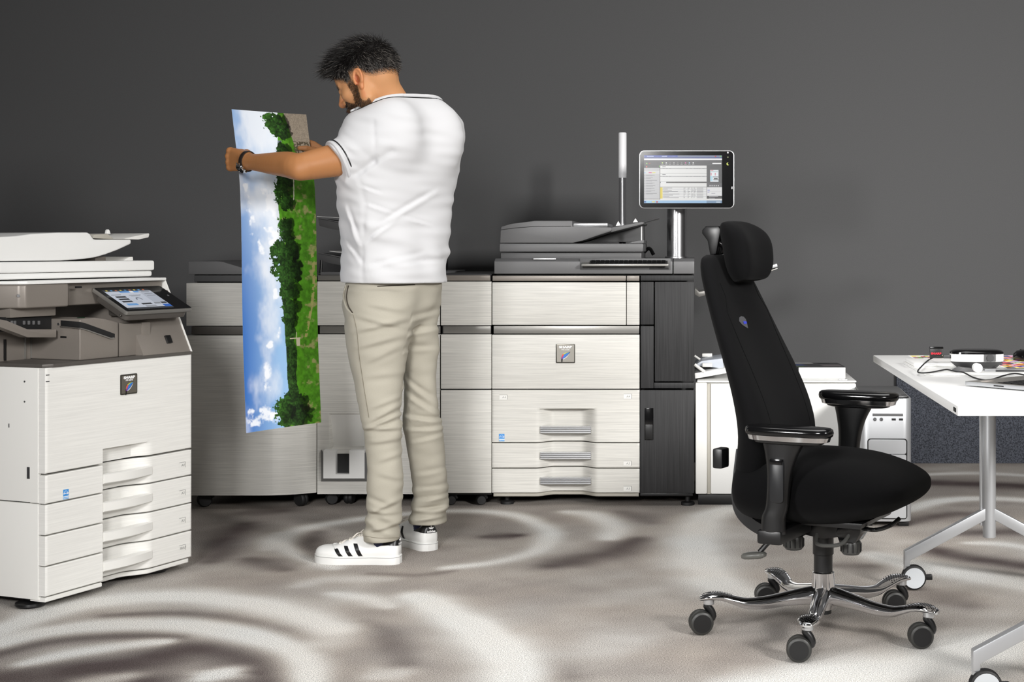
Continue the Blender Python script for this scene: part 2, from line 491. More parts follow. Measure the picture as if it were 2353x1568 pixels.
# ------------------------------------------------------------------ the row of production printer units
DR = 6.30
def rx(px, d=DR): return X(px, d)
def rz(py, d=DR): return Z(py, d)
def panel(name, px0, px1, py0, py1, m, parent, d=DR, th=0.02, b=0.0025, gap=0.0, label=None):
    return bx(name, rx(px0, d) + gap, rx(px1, d) - gap, d, d + th, rz(py1, d), rz(py0, d), m, parent, b, 2, label=label)
def recess_panel(name, x0, x1, z0, z1, y0, prof, m, parent, nx=90, nz=14, back=0.10, label=None):
    """drawer front whose face is pushed in by prof(x, z)"""
    V, F = [], []
    r = 0.0025
    xs = [x0 + (x1 - x0) * i / (nx - 1) for i in range(nx)]
    zs = [z0] + [z0 + r + (z1 - z0 - 2 * r) * i / (nz - 3) for i in range(nz - 2)] + [z1]
    for i, x in enumerate(xs):
        for j, z in enumerate(zs):
            e = r if (j in (0, nz - 1) or i in (0, nx - 1)) else 0
            V.append((x, y0 + prof(x, z) + e, z))
    for i in range(nx - 1):
        for j in range(nz - 1):
            F.append((i * nz + j, (i + 1) * nz + j, (i + 1) * nz + j + 1, i * nz + j + 1))
    b = len(V)
    rim = [i * nz for i in range(nx)] + [(nx - 1) * nz + j for j in range(1, nz)] + [i * nz + nz - 1 for i in range(nx - 2, -1, -1)] + [j for j in range(nz - 2, 0, -1)]
    for k in rim: V.append((V[k][0], y0 + back, V[k][2]))
    n = len(rim)
    for k in range(n): F.append((rim[k], b + k, b + (k + 1) % n, rim[(k + 1) % n]))
    F.append(tuple(b + k for k in range(n)))
    me = from_py(V, F)
    bm = bmesh.new(); bm.from_mesh(me); bmesh.ops.recalc_face_normals(bm, faces=bm.faces); bm.to_mesh(me); bm.free()
    return put(name, me, m, parent, 'auto', label)
def caster(parent, x, y, r=0.028, ang=0.0, silver=False, wheel=M_rubber):
    """furniture caster: twin wheel, fork and stem under a part called caster"""
    c, s = math.cos(ang), math.sin(ang)
    ax = Vector((-s, c, 0))
    o = lathe('caster', [(0, -.018), (r * .82, -.018), (r * .97, -.013), (r, -.008), (r * .97, -.003), (r * .9, 0), (r * .97, .003), (r, .008), (r * .97, .013), (r * .82, .018), (0, .018)], Vector((x, y, r)), wheel, parent, ax, 28)
    f = Vector((c, s, 0))
    pts = [Vector((x, y, r)) + f * (r * 1.05) + Vector((0, 0, r * .2)), Vector((x, y, r)) + f * (r * .75) + Vector((0, 0, r * .95)), Vector((x, y, r)) + f * (r * .1) + Vector((0, 0, r * 1.22))]
    tube('fork', spline(pts, 4), .0095, M_silver if silver else M_black, o, 8)
    lathe('stem', [(.006, 0), (.006, .02), (.011, .021), (.011, .026)], Vector((x, y, r * 2.05)) + f * r * .3, M_steel, o, (0, 0, 1), 12)
    return o

# ---- unit A: large finisher at the left end (in the man's shade)
DA = 6.22
uA = thing('finisher_unit', 'large brushed-white finisher cabinet on casters at the left end of the printer row', 'printer unit', (X(578, DA), 6.6, 0), 0, True)
bx('chassis', X(431, DA), X(727, DR) - .004, DA + .115, 6.98, .085, Z(633, DA) - .01, M_dark, uA, .004)
xr = X(727.3, DR)
def bowed(name, z0, z1, m, inset=0.0, xl=428):
    xl = X(xl, DA)
    fr = [(xl + (xr - xl) * t, DA + inset + .075 * max(0, (t - .62) / .38) ** 2) for t in [i / 16 for i in range(17)]]
    return prism(name, fr + [(xr, DA + .12), (xl, DA + .12)], 'z', z0, z1, m, uA, .002)
bowed('upper_panel', Z(749, DA), Z(651, DA), M_brush)
bowed('lower_panel', Z(1139.5, DA), Z(771.5, DA), M_brush)
bowed('recessed_band', Z(770, DA), Z(751, DA), M_taupeD, .014, 437)
bx('top_deck', X(430, DA), X(727, DR) - .004, DA + .085, 6.98, Z(649, DA), Z(632, DA), M_greyD, uA, .004)
q = [(433, 631), (433, 600.5), (500, 600.5), (512, 602), (562, 617), (640, 628), (716, 631)]
prism('top_cover', [(X(a, DA + .06), Z(b, DA + .06)) for a, b in q], 'y', DA + .06, 6.9, M_grey, uA, .003)
for px, y in ((470, 6.30), (598, 6.75), (692, 6.32), (470, 6.85), (690, 6.85)): caster(uA, X(px, y), y, .030, .5 if px < 600 else 2.6)

# ---- unit B: booklet unit with output trays, partly behind the man
uB = thing('finisher_unit', 'brushed-white finisher cabinet with dark output trays right behind the man', 'printer unit', (rx(870), 6.65, 0), 0, True)
bx('chassis', rx(730), rx(1010), DR + .075, 7.0, .085, rz(634), M_dark, uB, .004)
panel('top_band', 730, 1010.5, 633, 645, M_band, uB, DR + .004, .04)
panel('upper_panel', 729, 1010.5, 647, 748, M_brush, uB)
bx('recessed_band', rx(733), rx(1010), DR + .012, DR + .04, rz(767), rz(750), M_band, uB, .002)
# lower panel made of pieces around the booklet pocket
x0, x1, zb, zt = rx(729), rx(1010.5), rz(1136), rz(769)
px0, px1, pz0, pz1 = rx(756), rx(838), rz(1042), rz(951)
V = [(x0, zb), (x1, zb), (x1, zt), (x0, zt)]; W = [(px0, pz0), (px1, pz0), (px1, pz1), (px0, pz1)]
vv = [(a, DR, b) for a, b in V] + [(a, DR, b) for a, b in W] + [(a, DR + .05, b) for a, b in V] + [(px0 + .012, DR + .05, pz0 + .03), (px1 - .012, DR + .05, pz0 + .03), (px1 - .004, DR + .012, pz1 - .004), (px0 + .004, DR + .012, pz1 - .004)]
ff = []
for i in range(4):
    j = (i + 1) % 4
    ff += [(i, j, 4 + j, 4 + i), (i, 8 + i, 8 + j, j), (4 + i, 4 + j, 12 + j, 12 + i)]
ff += [(8, 11, 10, 9)]
me = from_py(vv, ff)
bm = bmesh.new(); bm.from_mesh(me); bmesh.ops.recalc_face_normals(bm, faces=bm.faces); bm.to_mesh(me); bm.free()
put('lower_panel', me, M_brush, uB)
prism('pocket_back', [(DR + .052, pz0 - .01), (DR + .060, pz0 - .01), (DR + .018, pz1), (DR + .010, pz1)], 'x', px0 + .001, px1 - .001, M_white, uB, .001)
# bevelled catch tray in front of the pocket, with its slot
tx0, tx1, tz0, tz1 = rx(738), rx(852), rz(1107), rz(1033)
def ringf(a, y): return [(tx0 + a, y, tz0 + a), (tx1 - a, y, tz0 + a), (tx1 - a, y, tz1 - a * .6), (tx0 + a, y, tz1 - a * .6)]
wx0, wx1, wz0, wz1 = rx(776), rx(807), rz(1087), rz(1030)
bm = bmesh.new()
def slab(x0, x1, z0, z1):
    r = bmesh.ops.create_cube(bm, size=1)
    for v in r['verts']: v.co = Vector(((x0 + x1) / 2 + v.co.x * (x1 - x0), DR - .018 + v.co.y * .036, (z0 + z1) / 2 + v.co.z * (z1 - z0)))
    return r
fw = .018
slab(tx0 + fw, wx0, tz0 + fw, tz1); slab(wx1, tx1 - fw, tz0 + fw, tz1); slab(wx0, wx1, tz0 + fw, wz0)
put('catch_tray', from_bm(bm), M_whiteG, uB)
me = from_py(ringf(0, DR) + ringf(fw, DR - .036), [(0, 1, 5, 4), (1, 2, 6, 5), (3, 0, 4, 7)])
put('tray_flange', me, M_grey, uB)
bx('slot', wx0, wx1, DR - .006, DR - .001, wz0, rz(1043), M_dark, uB, 0)
bx('top_plate', rx(729), rx(1010), DR + .05, 7.0, rz(633), rz(626), M_grey, uB, .003)
bx('tray_tower', rx(950, 6.45), X(1030, 6.95), 6.45, 6.95, rz(627, 6.45), Z(486, 6.95), M_char, uB, .008)
for py, nm in ((0, 'upper'), (80, 'lower')):
    d = 6.42
    up = [(731, 502 + py), (760, 508 + py), (800, 517 + py), (850, 522 + py), (952, 524 + py), (952, 536 + py), (800, 533 + py), (760, 526 + py), (734, 519 + py)]
    prism('output_tray', [(X(a, d), Z(b, d)) for a, b in up], 'y', d, d + .34, M_greyD, uB, .002)
    sp = [(732, 501 + py), (760, 506 + py), (800, 513 + py), (850, 518 + py), (952, 520 + py), (952, 523 + py), (850, 521.5 + py), (800, 516.5 + py), (760, 507.5 + py), (731, 502 + py)]
    prism('tray_lip', [(X(a, d), Z(b, d)) for a, b in sp], 'y', d - .004, d + .02, M_grey, uB, .001)
for i, (py, x0_, bend) in enumerate(((0, 728, 1), (80, 757, 0))):
    d = 6.45
    pts = [(x0_, 497 + py), (790, 501 + py), (860, 512 + py), (940, 518 + py)]
    o = prism('paper_sheet', [(X(a, d), Z(b, d)) for a, b in pts] + [(X(a, d), Z(b, d) - .0016) for a, b in reversed(pts)], 'y', d, d + .26, M_paper, None, 0)
    tag(o, ('white paper sheet lying on the upper dark output tray beside the man', 'white paper sheet lying on the lower dark output tray beside the man')[i], 'paper')
tube('support_rod', [P(739, 598, 6.4), P(737, 628, 6.4)], .006, M_black, uB, 8)
for px, y, sv in ((762, 6.36, False), (803, 6.38, True), (985, 6.36, False), (765, 6.85, False), (985, 6.85, False)): caster(uB, rx(px, y), y, .026, 1.4 if sv else .4, sv)

# ---- unit C: narrow relay unit
uC = thing('relay_unit', 'narrow brushed-white relay cabinet between the man and the main printer', 'printer unit', (rx(1070), 6.65, 0), 0, True)
bx('chassis', rx(1014), rx(1127), DR + .016, 7.0, .085, rz(634), M_dark, uC, .004)
panel('top_band', 1013, 1126, 633, 645.5, M_taupe, uC, DR + .004, .05)
bx('top_plate', rx(1013), rx(1127), DR + .04, 7.0, rz(634), rz(630), M_char, uC, .002)
panel('upper_panel', 1013, 1129, 647.5, 748, M_brush, uC)
bx('recessed_band', rx(1017), rx(1127), DR + .012, DR + .04, rz(767), rz(750), M_band, uC, .002)
panel('middle_panel', 1013, 1129, 769, 894, M_brush, uC)
panel('lower_panel', 1013, 1129, 897, 1133.5, M_brush, uC)
bx('base_frame', rx(1014), rx(1128), DR + .03, 6.98, .045, .075, M_dark, uC, .002)
for px, y in ((1036, 6.35), (1105, 6.35), (1036, 6.85), (1105, 6.85)): caster(uC, rx(px, y), y, .021, .3)

# ---- unit D: the main production printer
uD = thing('production_printer', 'tall production printer with brushed-white drawers, black right column and scanner on top', 'printer', (rx(1362), 6.65, 0), 0, True)
bx('chassis', rx(1132), rx(1593), DR + .105, 7.02, .052, rz(632), M_dark, uD, .004)
panel('upper_left_panel', 1131, 1438.5, 649, 747, M_brush, uD)
panel('upper_right_panel', 1440, 1469.5, 649, 747, M_brush, uD)
panel('top_band', 1131.5, 1438, 634, 646, M_taupe, uD, DR + .005, .05)
panel('top_band', 1440, 1469, 634, 646, M_taupe, uD, DR + .005, .05)
bx('recessed_band', rx(1133.5), rx(1468.5), DR + .010, DR + .04, rz(767.5), rz(749.5), M_band, uD, .002)
panel('front_cover', 1130.5, 1469.5, 769.5, 894, M_brush, uD)
xc = rx(1302.5)
def bump1(x): return 0.5 + 0.5 * math.cos(math.pi * min(1.0, max(0.0, (abs(x - xc) - .055) / .075)))
def p_top(x, z):
    return .052 * bump1(x) * (1 if z < rz(941) else 0) if z < rz(936) else 0
def p_dr(x, z): return .052 * bump1(x)
recess_panel('drawer', rx(1130.5), rx(1469.5), rz(1017), rz(896.5), DR, p_top, M_brush, uD, 110, 40, label='deep top drawer with a moulded grip recess')
dr2 = recess_panel('drawer', rx(1130.5), rx(1469.5), rz(1075.5), rz(1019.5), DR, p_dr, M_brush, uD, 110)
dr3 = recess_panel('drawer', rx(1130.5), rx(1469.5), rz(1133), rz(1078), DR, p_dr, M_brush, uD, 110)
recess_panel('plinth', rx(1133), rx(1467.5), rz(1142.5), rz(1134.5), DR + .012, lambda x, z: .05 * bump1(x), M_beige, uD, 80, 5, .09)
for yy in (980.5, 1040, 1098):
    # ribbed grip bar bridging the recess
    n = 4
    pr = [(DR + .016, rz(yy + 16)), (DR - .001, rz(yy + 16))]
    for i in range(n):
        a, b_ = rz(yy + 16 - i * 4.1), rz(yy + 16 - (i + 1) * 4.1)
        pr += [(DR - .004, a + .0012), (DR - .0055, (a + b_) / 2), (DR - .004, b_ - .0012), (DR + .000, b_)]
    pr += [(DR + .020, rz(yy - .4))]
    prism('drawer_handle', pr, 'x', rx(1242), rx(1357.5), M_silver, uD, 0)
# black right column
panel('column_cap', 1472, 1594.5, 633, 645.5, M_black_grain, uD, DR + .003, .05)
panel('column_strip', 1472, 1502, 648, 746.5, M_black_grain, uD)
panel('column_strip', 1472, 1502, 749.5, 893, M_black_grain, uD)
panel('column_door', 1504.5, 1594.5, 648, 877, M_black_grain, uD)
panel('column_strip', 1503, 1594.5, 880, 893, M_black_grain, uD)
panel('lower_door', 1471, 1594.5, 897, 1134, M_black_grain, uD)
bx('door_grip', rx(1481), rx(1501.5), DR - .0012, DR + .002, rz(1012), rz(938), M_blackG, uD, .001)
bx('door_grip_scoop', rx(1483), rx(1499.5), DR - .003, DR + .001, rz(1010), rz(976), M_black, uD, .0012)
bx('column_base', rx(1471), rx(1592), DR + .006, DR + .06, rz(1141), rz(1135), M_black, uD, .001)
lathe('foot', [(.0, 0), (.028, 0), (.028, .012), (.01, .016), (.01, .06)], (rx(1580), DR + .05, 0), M_rubber, uD, n=20)
lathe('foot', [(.0, 0), (.028, 0), (.028, .012), (.01, .016), (.01, .06)], (rx(1160), DR + .08, 0), M_rubber, uD, n=20)
lathe('foot', [(.0, 0), (.028, 0), (.028, .012), (.01, .016), (.01, .06)], (rx(1160), 6.9, 0), M_rubber, uD, n=20)
lathe('foot', [(.0, 0), (.028, 0), (.028, .012), (.01, .016), (.01, .06)], (rx(1580), 6.9, 0), M_rubber, uD, n=20)
# tray size tags, energy sticker
def size_tag(parent, M, s, wd=.034, ht=.020, m=M_greyI):
    me = paint_me([(R4(-wd / 2, -ht / 2, wd / 2, ht / 2), rgb(214, 213, 208)), (R4(-wd / 2, -ht / 2, wd / 2, ht / 2), rgb(120, 120, 118)), (R4(-wd / 2, -ht / 2, wd / 2 - .0018, ht / 2 - .0012), rgb(232, 231, 227))])
    me.transform(M)
    o = put('size_tag', me, M_print, parent)
    text('size_lettering', s, ht * .62, M_greyI, o, M @ Matrix.Translation((.002, -.001, .0004)), 1.1, shear=.15)
def frontM(px, py, d=DR, off=.0012): return frameM((rx(px, d), d - off, rz(py, d)), (1, 0, 0), (0, 0, 1))
size_tag(uD, frontM(1157, 913), 'A4'); size_tag(uD, frontM(1442.5, 911), 'A4')
size_tag(uD, frontM(1442, 1065), 'A3'); size_tag(uD, frontM(1442, 1123), 'A3')
def energy_sticker(parent, M, s=.023):
    me = paint_me([(R4(-s / 2, -s * .75, s / 2, s * .6), rgb(240, 244, 248)), (R4(-s / 2, -s * .32, s / 2, s * .6), rgb(62, 146, 218)), (R4(-s / 2, -s * .75, s / 2, -s * .45), rgb(96, 168, 228))])
    me.transform(M)
    o = put('energy_sticker', me, M_print, parent)
    arc = [Vector((s * .36 * math.cos(a), -s * .1 + s * .5 * math.sin(a), 0)) for a in [i * math.pi / 10 for i in range(11)]]
    me = tube_me(arc, s * .022, 6); me.transform(M @ Matrix.Translation((0, 0, .0002))); put('arc', me, M_whiteI, o)
    text('script', 'energy', s * .34, M_whiteI, o, M @ Matrix.Translation((0, s * .08, .0005)), 1, shear=.3)
    text('script', 'ENERGY STAR', s * .14, M_whiteI, o, M @ Matrix.Translation((0, -s * .6, .0005)), 1)
    return o
energy_sticker(uD, frontM(1153, 1005))
def brand_badge(parent, M, w_, h_, model, plate):
    bm = prism_bm(rrect(-w_ / 2, w_ / 2, -h_ / 2, h_ / 2, .004), 'z', 0, .003, .0012, 2)
    me = from_bm(bm); me.transform(M)
    o = put('brand_badge', me, mat('badge_rim', rgb(88, 86, 80), .3, metal=.7), parent, 'auto')
    bm = prism_bm(rrect(-w_ / 2 + .004, w_ / 2 - .004, -h_ / 2 + .004, h_ / 2 - .004, .002), 'z', .0028, .0035)
    me = from_bm(bm); me.transform(M); put('plate', me, plate, o)
    T = M @ Matrix.Translation((0, 0, .0038))
    text('lettering', 'SHARP', w_ * .155, M_whiteI, o, T @ Matrix.Translation((.0, h_ * .33, 0)), 1.45, .0006)
    text('lettering', model, w_ * .11, M_whiteI, o, T @ Matrix.Translation((.0, h_ * .2, 0)), 1.0)
    s = w_ * .5
    def bez(a, b, c, n=10): return [((1 - t) ** 2 * a[0] + 2 * t * (1 - t) * b[0] + t * t * c[0], (1 - t) ** 2 * a[1] + 2 * t * (1 - t) * b[1] + t * t * c[1]) for t in [i / n for i in range(n + 1)]]
    out = bez((-.42, -.75), (-.62, .3), (.52, .42)); low = bez((.52, .42), (.2, -.25), (-.28, -.38))
    poly = [(a * s, b * s - h_ * .12) for a, b in out + low + [(-.30, -.62)]]
    q = [(poly, rgb(18, 18, 16))]
    bands = [((240, 226, 70), .0), ((120, 190, 70), .12), ((60, 120, 205), .24)]
    for (c, k) in bands:
        o2 = bez((-.40 + k * .3, -.28 + k * .1), (-.50 + k * .9, .30 - k * .35), (.46, .38))
        l2 = bez((.46, .38), (-.1 + k * .9, .08 - k * .6), (-.33 + k * .5, -.32))
        q.append(([(a * s, b * s - h_ * .12) for a, b in o2 + l2], rgb(*c)))
    q.append(([(a * s, b * s - h_ * .12) for a, b in bez((-.26, -.33), (.16, -.14), (.46, .34)) + bez((.46, .34), (.2, -.24), (-.26, -.37))], rgb(240, 243, 246)))
    for (c, a, b_) in (((228, 90, 60), -.30, .05), ((205, 50, 120), -.36, -.10), ((120, 60, 150), -.39, -.26)):
        q.append(([((a - .07) * s, (b_ - .1) * s - h_ * .12), ((a + .10) * s, (b_ - .06) * s - h_ * .12), ((a + .14) * s, (b_ + .12) * s - h_ * .12), ((a - .02) * s, (b_ + .10) * s - h_ * .12)], rgb(*c)))
    me = paint_me(q, .00025); me.transform(T); put('feather_emblem', me, M_print, o)
    return o
brand_badge(uD, frontM(1299.5, 812.5, off=.0), .080, .080, 'MX-6500', mat('badge_plate_light', rgb(170, 166, 158), .3, metal=.6))

# scanner base on top of the main printer
sc_z0 = rz(629.5)
prism('scanner_base', [(DR - .004, sc_z0), (DR - .004, rz(601)), (DR + .03, rz(601) + .012), (6.96, rz(601) + .012), (6.96, sc_z0)], 'x', rx(1136), rx(1545.5), M_grey, uD, .003)
prism('scanner_side_block', [(DR - .004, sc_z0), (DR - .004, rz(601)), (DR + .03, rz(601) + .012), (6.96, rz(601) + .012), (6.96, sc_z0)], 'x', rx(1547.5), rx(1595.5), M_grey, uD, .003)
bx('under_gap', rx(1140), rx(1590), DR + .03, 6.95, rz(634), sc_z0, M_dark, uD, 0)
bx('button_inset', rx(1225), rx(1277), DR + .004, DR + .026, rz(600) + .005, rz(600) + .0115, M_silver, uD, .001)
# slide-out keyboard in its bay
bx('keyboard_bay', rx(1333), rx(1541), DR - .0055, DR - .003, rz(621), rz(594), M_greyD, uD, .001)
kb = prism('keyboard_tray', [(DR - .05, rz(612)), (DR - .05, rz(607)), (DR + .02, rz(601)), (DR + .02, rz(608))], 'x', rx(1338), rx(1536), M_band, uD, .002)
prism('keyboard_bed', [(DR - .047, rz(607) + .0005), (DR - .046, rz(607) + .003), (DR + .03, rz(596) + .004), (DR + .03, rz(601))], 'x', rx(1356), rx(1534), M_black, kb, .001)
for r_ in range(4):
    for c_ in range(16):
        kx = rx(1359) + c_ * (rx(1531) - rx(1359)) / 16
        ky = DR - .044 + r_ * .017
        kz = rz(607) + .003 + (ky - DR + .046) / .076 * (rz(596) - rz(607) + .001)
        bx('key', kx, kx + .017, ky, ky + .013, kz, kz + .0035, M_blackG, kb, .0008, 1)
bx('keyboard_slot', rx(1492), rx(1537), DR - .0058, DR - .003, rz(619.5), rz(612.5), M_black, uD, .001)
# lid and document feeder
DF = 6.36
zz = lambda py: Z(py, DF)
xx = lambda px: X(px, DF)
bx('scanner_glass_frame', xx(1150), xx(1474), DF, 6.86, rz(600.5), zz(581), M_greyD, uD, .006)
bx('platen_lid', xx(1148), xx(1478), DF - .01, 6.87, zz(579), zz(560), M_grey, uD, .006)
fd = [(1149, 558.5), (1150.5, 529), (1152, 521), (1175, 514.5), (1230, 507.5), (1315, 507.5), (1315, 520.5), (1404, 522.5), (1406, 528), (1404, 532), (1375, 541), (1340, 553), (1316, 558.5)]
fo = prism('document_feeder', [(xx(a), zz(b)) for a, b in fd], 'y', DF - .005, 6.84, M_grey, uD, .004)
bx('feeder_door', xx(1316), xx(1396), DF + .012, 6.80, zz(521.5), zz(512.5), M_silver, fo, .006)
tube('feeder_seam', [Vector((xx(a), DF - .0055, zz(b))) for a, b in ((1151, 528.5), (1180, 524.5), (1230, 520.5), (1312, 520))], .0012, M_dark, fo, 6)
tr = [(1404, 524), (1440, 518), (1474, 510.5), (1479, 511.5), (1478, 515), (1440, 524), (1405, 533), (1375, 541), (1342, 552), (1341, 554.5)]
tr = [(1404, 523), (1474, 510), (1480, 511.5), (1478, 515.5), (1440, 525), (1404, 534)]
prism('feeder_tray', [(xx(a), zz(b)) for a, b in tr], 'y', DF + .002, 6.82, M_grey, uD, .003)
prism('feeder_back_wall', [(xx(1345), zz(556)), (xx(1474), zz(556)), (xx(1473), zz(517)), (xx(1404), zz(532))], 'y', 6.62, 6.80, M_greyD, uD, .002)
prism('exit_lip', [(xx(1440), zz(559.5)), (xx(1462), zz(554)), (xx(1479), zz(552)), (xx(1479), zz(559.5))], 'y', DF + .01, 6.80, M_grey, uD, .002)
bx('feeder_sticker', xx(1471.5), xx(1473.5), DF + .08, DF + .10, zz(555), zz(520), M_whiteI, uD, 0)
tube('tray_extension', [P(1478, 512.5, DF + .2), P(1515, 502.5, DF + .2)], .006, M_silver, uD, 8, flat=(6, .5))
for px in (1420.5, 1460):
    prism('paper_guide', [(X(px - 6, DF + .06), zz(519 - (px - 1420) * .2)), (X(px + 6, DF + .06), zz(518 - (px - 1420) * .2)), (X(px, DF + .06), zz(507.5 - (px - 1420) * .16))], 'y', DF + .06, DF + .075, M_whiteI, uD, .001)
tube('hinge_cable', spline([P(1480, 580, 6.75), P(1492, 571, 6.75), P(1502, 586, 6.75)], 5), .008, M_black, uD, 8)
# operator monitor on its post
DM = 6.42
mon = bpy.data.objects
bm = prism_bm(rrect(X(1468, DM), X(1687.5, DM), Z(479.5, DM), Z(345.5, DM), .022, 8), 'y', DM, DM + .035, .004, 3)
me = from_bm(bm); mo = put('monitor', me, M_silver, uD, 'auto')
me = from_bm(prism_bm(rrect(X(1470.5, DM), X(1685.5, DM), Z(477.5, DM), Z(347.5, DM), .019, 8), 'y', DM - .0022, DM + .006, .001, 1)); put('bezel', me, M_blackG, mo, 'auto')
sx0, sx1, sy0, sy1 = X(1480, DM), X(1659, DM), Z(467, DM), Z(357.5, DM)
def scr(a, b, c, d, W_=1620.0, H_=990.0, w_=1.0, h_=1.0): return R4(a / W_ * w_, h_ - d / H_ * h_, c / W_ * w_, h_ - b / H_ * h_)
sw, sh = sx1 - sx0, sy1 - sy0
Q = []
def s1(a, b, c, d, col): Q.append((R4(a / 1620 * sw, sh - d / 990 * sh, c / 1620 * sw, sh - b / 990 * sh), rgb(*col)))
rnd = random.Random(8)
s1(0, 0, 1620, 990, (232, 232, 230)); s1(0, 0, 1620, 30, (62, 88, 180)); s1(700, 0, 1620, 30, (120, 132, 160)); s1(0, 30, 1620, 62, (70, 84, 140)); s1(0, 64, 1620, 94, (240, 240, 242))
s1(0, 96, 1620, 210, (70, 70, 72)); s1(330, 120, 1620, 205, (84, 84, 86)); s1(0, 205, 330, 258, (66, 66, 68)); s1(0, 258, 330, 912, (196, 196, 198)); s1(0, 320, 330, 385, (214, 214, 214)); s1(326, 205, 336, 915, (50, 50, 52))
s1(1310, 210, 1620, 660, (78, 78, 80)); s1(1300, 210, 1312, 900, (100, 100, 102)); s1(1375, 300, 1548, 548, (236, 242, 246)); s1(1310, 575, 1620, 655, (92, 92, 94)); s1(1310, 660, 1620, 840, (230, 230, 230)); s1(1310, 838, 1620, 900, (58, 58, 60))
s1(336, 265, 1300, 278, (140, 140, 140)); s1(336, 370, 1300, 374, (120, 120, 120)); s1(336, 430, 1300, 440, (140, 140, 140)); s1(336, 545, 1300, 572, (60, 60, 62)); s1(345, 550, 460, 572, (240, 240, 240)); s1(336, 650, 1300, 662, (140, 140, 142))
s1(0, 936, 1620, 990, (150, 190, 226)); s1(1300, 936, 1620, 990, (120, 150, 180)); s1(0, 904, 330, 912, (60, 60, 60)); s1(336, 664, 385, 898, (228, 206, 60))
for i in range(9):
    yy = 672 + i * 25
    if i % 2: s1(386, yy - 6, 1295, yy + 16, (214, 214, 216))
    s1(392, yy, 404, yy + 9, (60, 60, 60)); s1(410, yy, 410 + rnd.randint(60, 330), yy + 8, (110, 110, 112))
    for c in (820, 905, 980, 1030): s1(c, yy, c + rnd.randint(18, 50), yy + 8, (120, 120, 122))
    s1(1095, yy, 1230, yy + 8, (130, 130, 132))
for i in range(8):
    yy = 405 + i * 54
    s1(40, yy, 40 + rnd.randint(120, 230), yy + 8, (120, 120, 122)); s1(40, yy + 16, 40 + rnd.randint(90, 150), yy + 23, (140, 140, 142)); s1(14, yy + 8, 26, yy + 20, (90, 90, 94)); s1(0, yy + 36, 326, yy + 38, (170, 170, 172))
s1(95, 350, 160, 366, (210, 40, 120)); s1(170, 350, 235, 366, (216, 206, 60)); s1(14, 345, 26, 372, (60, 170, 220)); s1(45, 155, 68, 175, (150, 200, 80)); s1(100, 160, 130, 168, (200, 60, 40)); s1(40, 222, 66, 246, (220, 90, 80)); s1(312, 210, 324, 244, (110, 200, 80))
for i, c in enumerate(((200, 230, 130), (230, 230, 230), (120, 120, 122), (180, 180, 180), (120, 120, 122), (120, 120, 122), (210, 90, 160), (160, 190, 220), (236, 236, 236))):
    s1(370 + i * 80, 140, 394 + i * 80, 166, c); s1(355 + i * 80, 180, 405 + i * 80, 188, (190, 190, 190))
s1(1420, 155, 1605, 178, (238, 238, 238)); s1(1470, 8, 1500, 30, (200, 60, 60)); s1(1575, 8, 1608, 30, (120, 200, 80)); s1(60, 12, 200, 24, (190, 205, 240)); s1(370, 12, 480, 24, (190, 205, 240))
s1(0, 946, 40, 980, (60, 110, 170)); s1(60, 948, 150, 980, (150, 205, 230)); s1(165, 950, 225, 978, (220, 210, 120)); s1(255, 948, 285, 984, (190, 60, 50)); s1(1500, 960, 1590, 978, (220, 228, 236))
for i in range(4): s1(1385 + (i % 2) * 85, 365 + (i // 2) * 30, 1405 + (i % 2) * 85, 382 + (i // 2) * 30, (200, 40, 80))
s1(1385, 305, 1440, 316, (220, 60, 90)); s1(1385, 332, 1535, 344, (150, 180, 180)); s1(1430, 440, 1545, 452, (50, 50, 50)); s1(1450, 470, 1530, 490, (60, 60, 60)); s1(1440, 500, 1545, 515, (40, 40, 40)); s1(1380, 430, 1425, 530, (180, 220, 236))
for i in range(5): s1(1360 + i * 43, 616, 1384 + i * 43, 640, (200, 200, 202))
s1(1320, 715, 1370, 722, (70, 90, 190)); s1(1320, 732, 1365, 740, (70, 90, 190)); s1(1320, 768, 1360, 776, (70, 90, 190)); s1(1400, 782, 1480, 790, (140, 140, 150)); s1(1320, 750, 1600, 753, (180, 180, 180)); s1(1350, 850, 1540, 860, (200, 200, 200)); s1(1350, 882, 1470, 890, (200, 200, 200))
for yy in (276, 438):
    s1(380, yy - 44, 450, yy - 34, (60, 60, 62))
    for c in (390, 450, 520, 870, 950, 1030, 1080, 1130, 1210): s1(c, yy - 8, c + 42, yy, (90, 90, 92))
me = paint_me(Q, .00002); me.transform(frameM((sx0, DM - .0028, sy0), (1, 0, 0), (0, 0, 1))); put('screen', me, M_screen, mo)
for px, py, c in ((1672.5, 351, M_whiteI), (1672.5, 361.5, mat('led_green', rgb(90, 100, 60), .4))):
    lathe('indicator', [(0, 0), (.0035, 0), (.0035, .0006), (0, .0006)], (X(px, DM), DM - .0024, Z(py, DM)), c, mo, (0, -1, 0), 12)
me = paint_me([([(.006 * math.cos(a), .006 * math.sin(a)) for a in [math.radians(60 + i * 24) for i in range(11)]] + [(.0035 + .0042 * math.cos(a), .001 + .0042 * math.sin(a)) for a in [math.radians(290 - i * 20) for i in range(9)]], rgb(190, 200, 90))])
me.transform(frameM((X(1672.5, DM), DM - .0030, Z(377, DM)), (1, 0, 0), (0, 0, 1))); put('moon_mark', me, M_print, mo)
bx('usb_mark', X(1681, DM), X(1683, DM), DM - .0035, DM - .002, Z(435, DM), Z(429, DM), M_whiteI, mo, .0003)
DP = 6.56
lathe('monitor_post', [(.052, 0), (.052, .006), (.0435, .008), (.0435, .30), (.040, .30)], (X(1555.5, DP), DP, rz(601) + .0125), M_steel, uD, n=40)
bx('monitor_bracket', X(1530, DM), X(1580, DM), DM + .034, DP - .03, Z(470, DM), Z(400, DM), M_black, uD, .006)
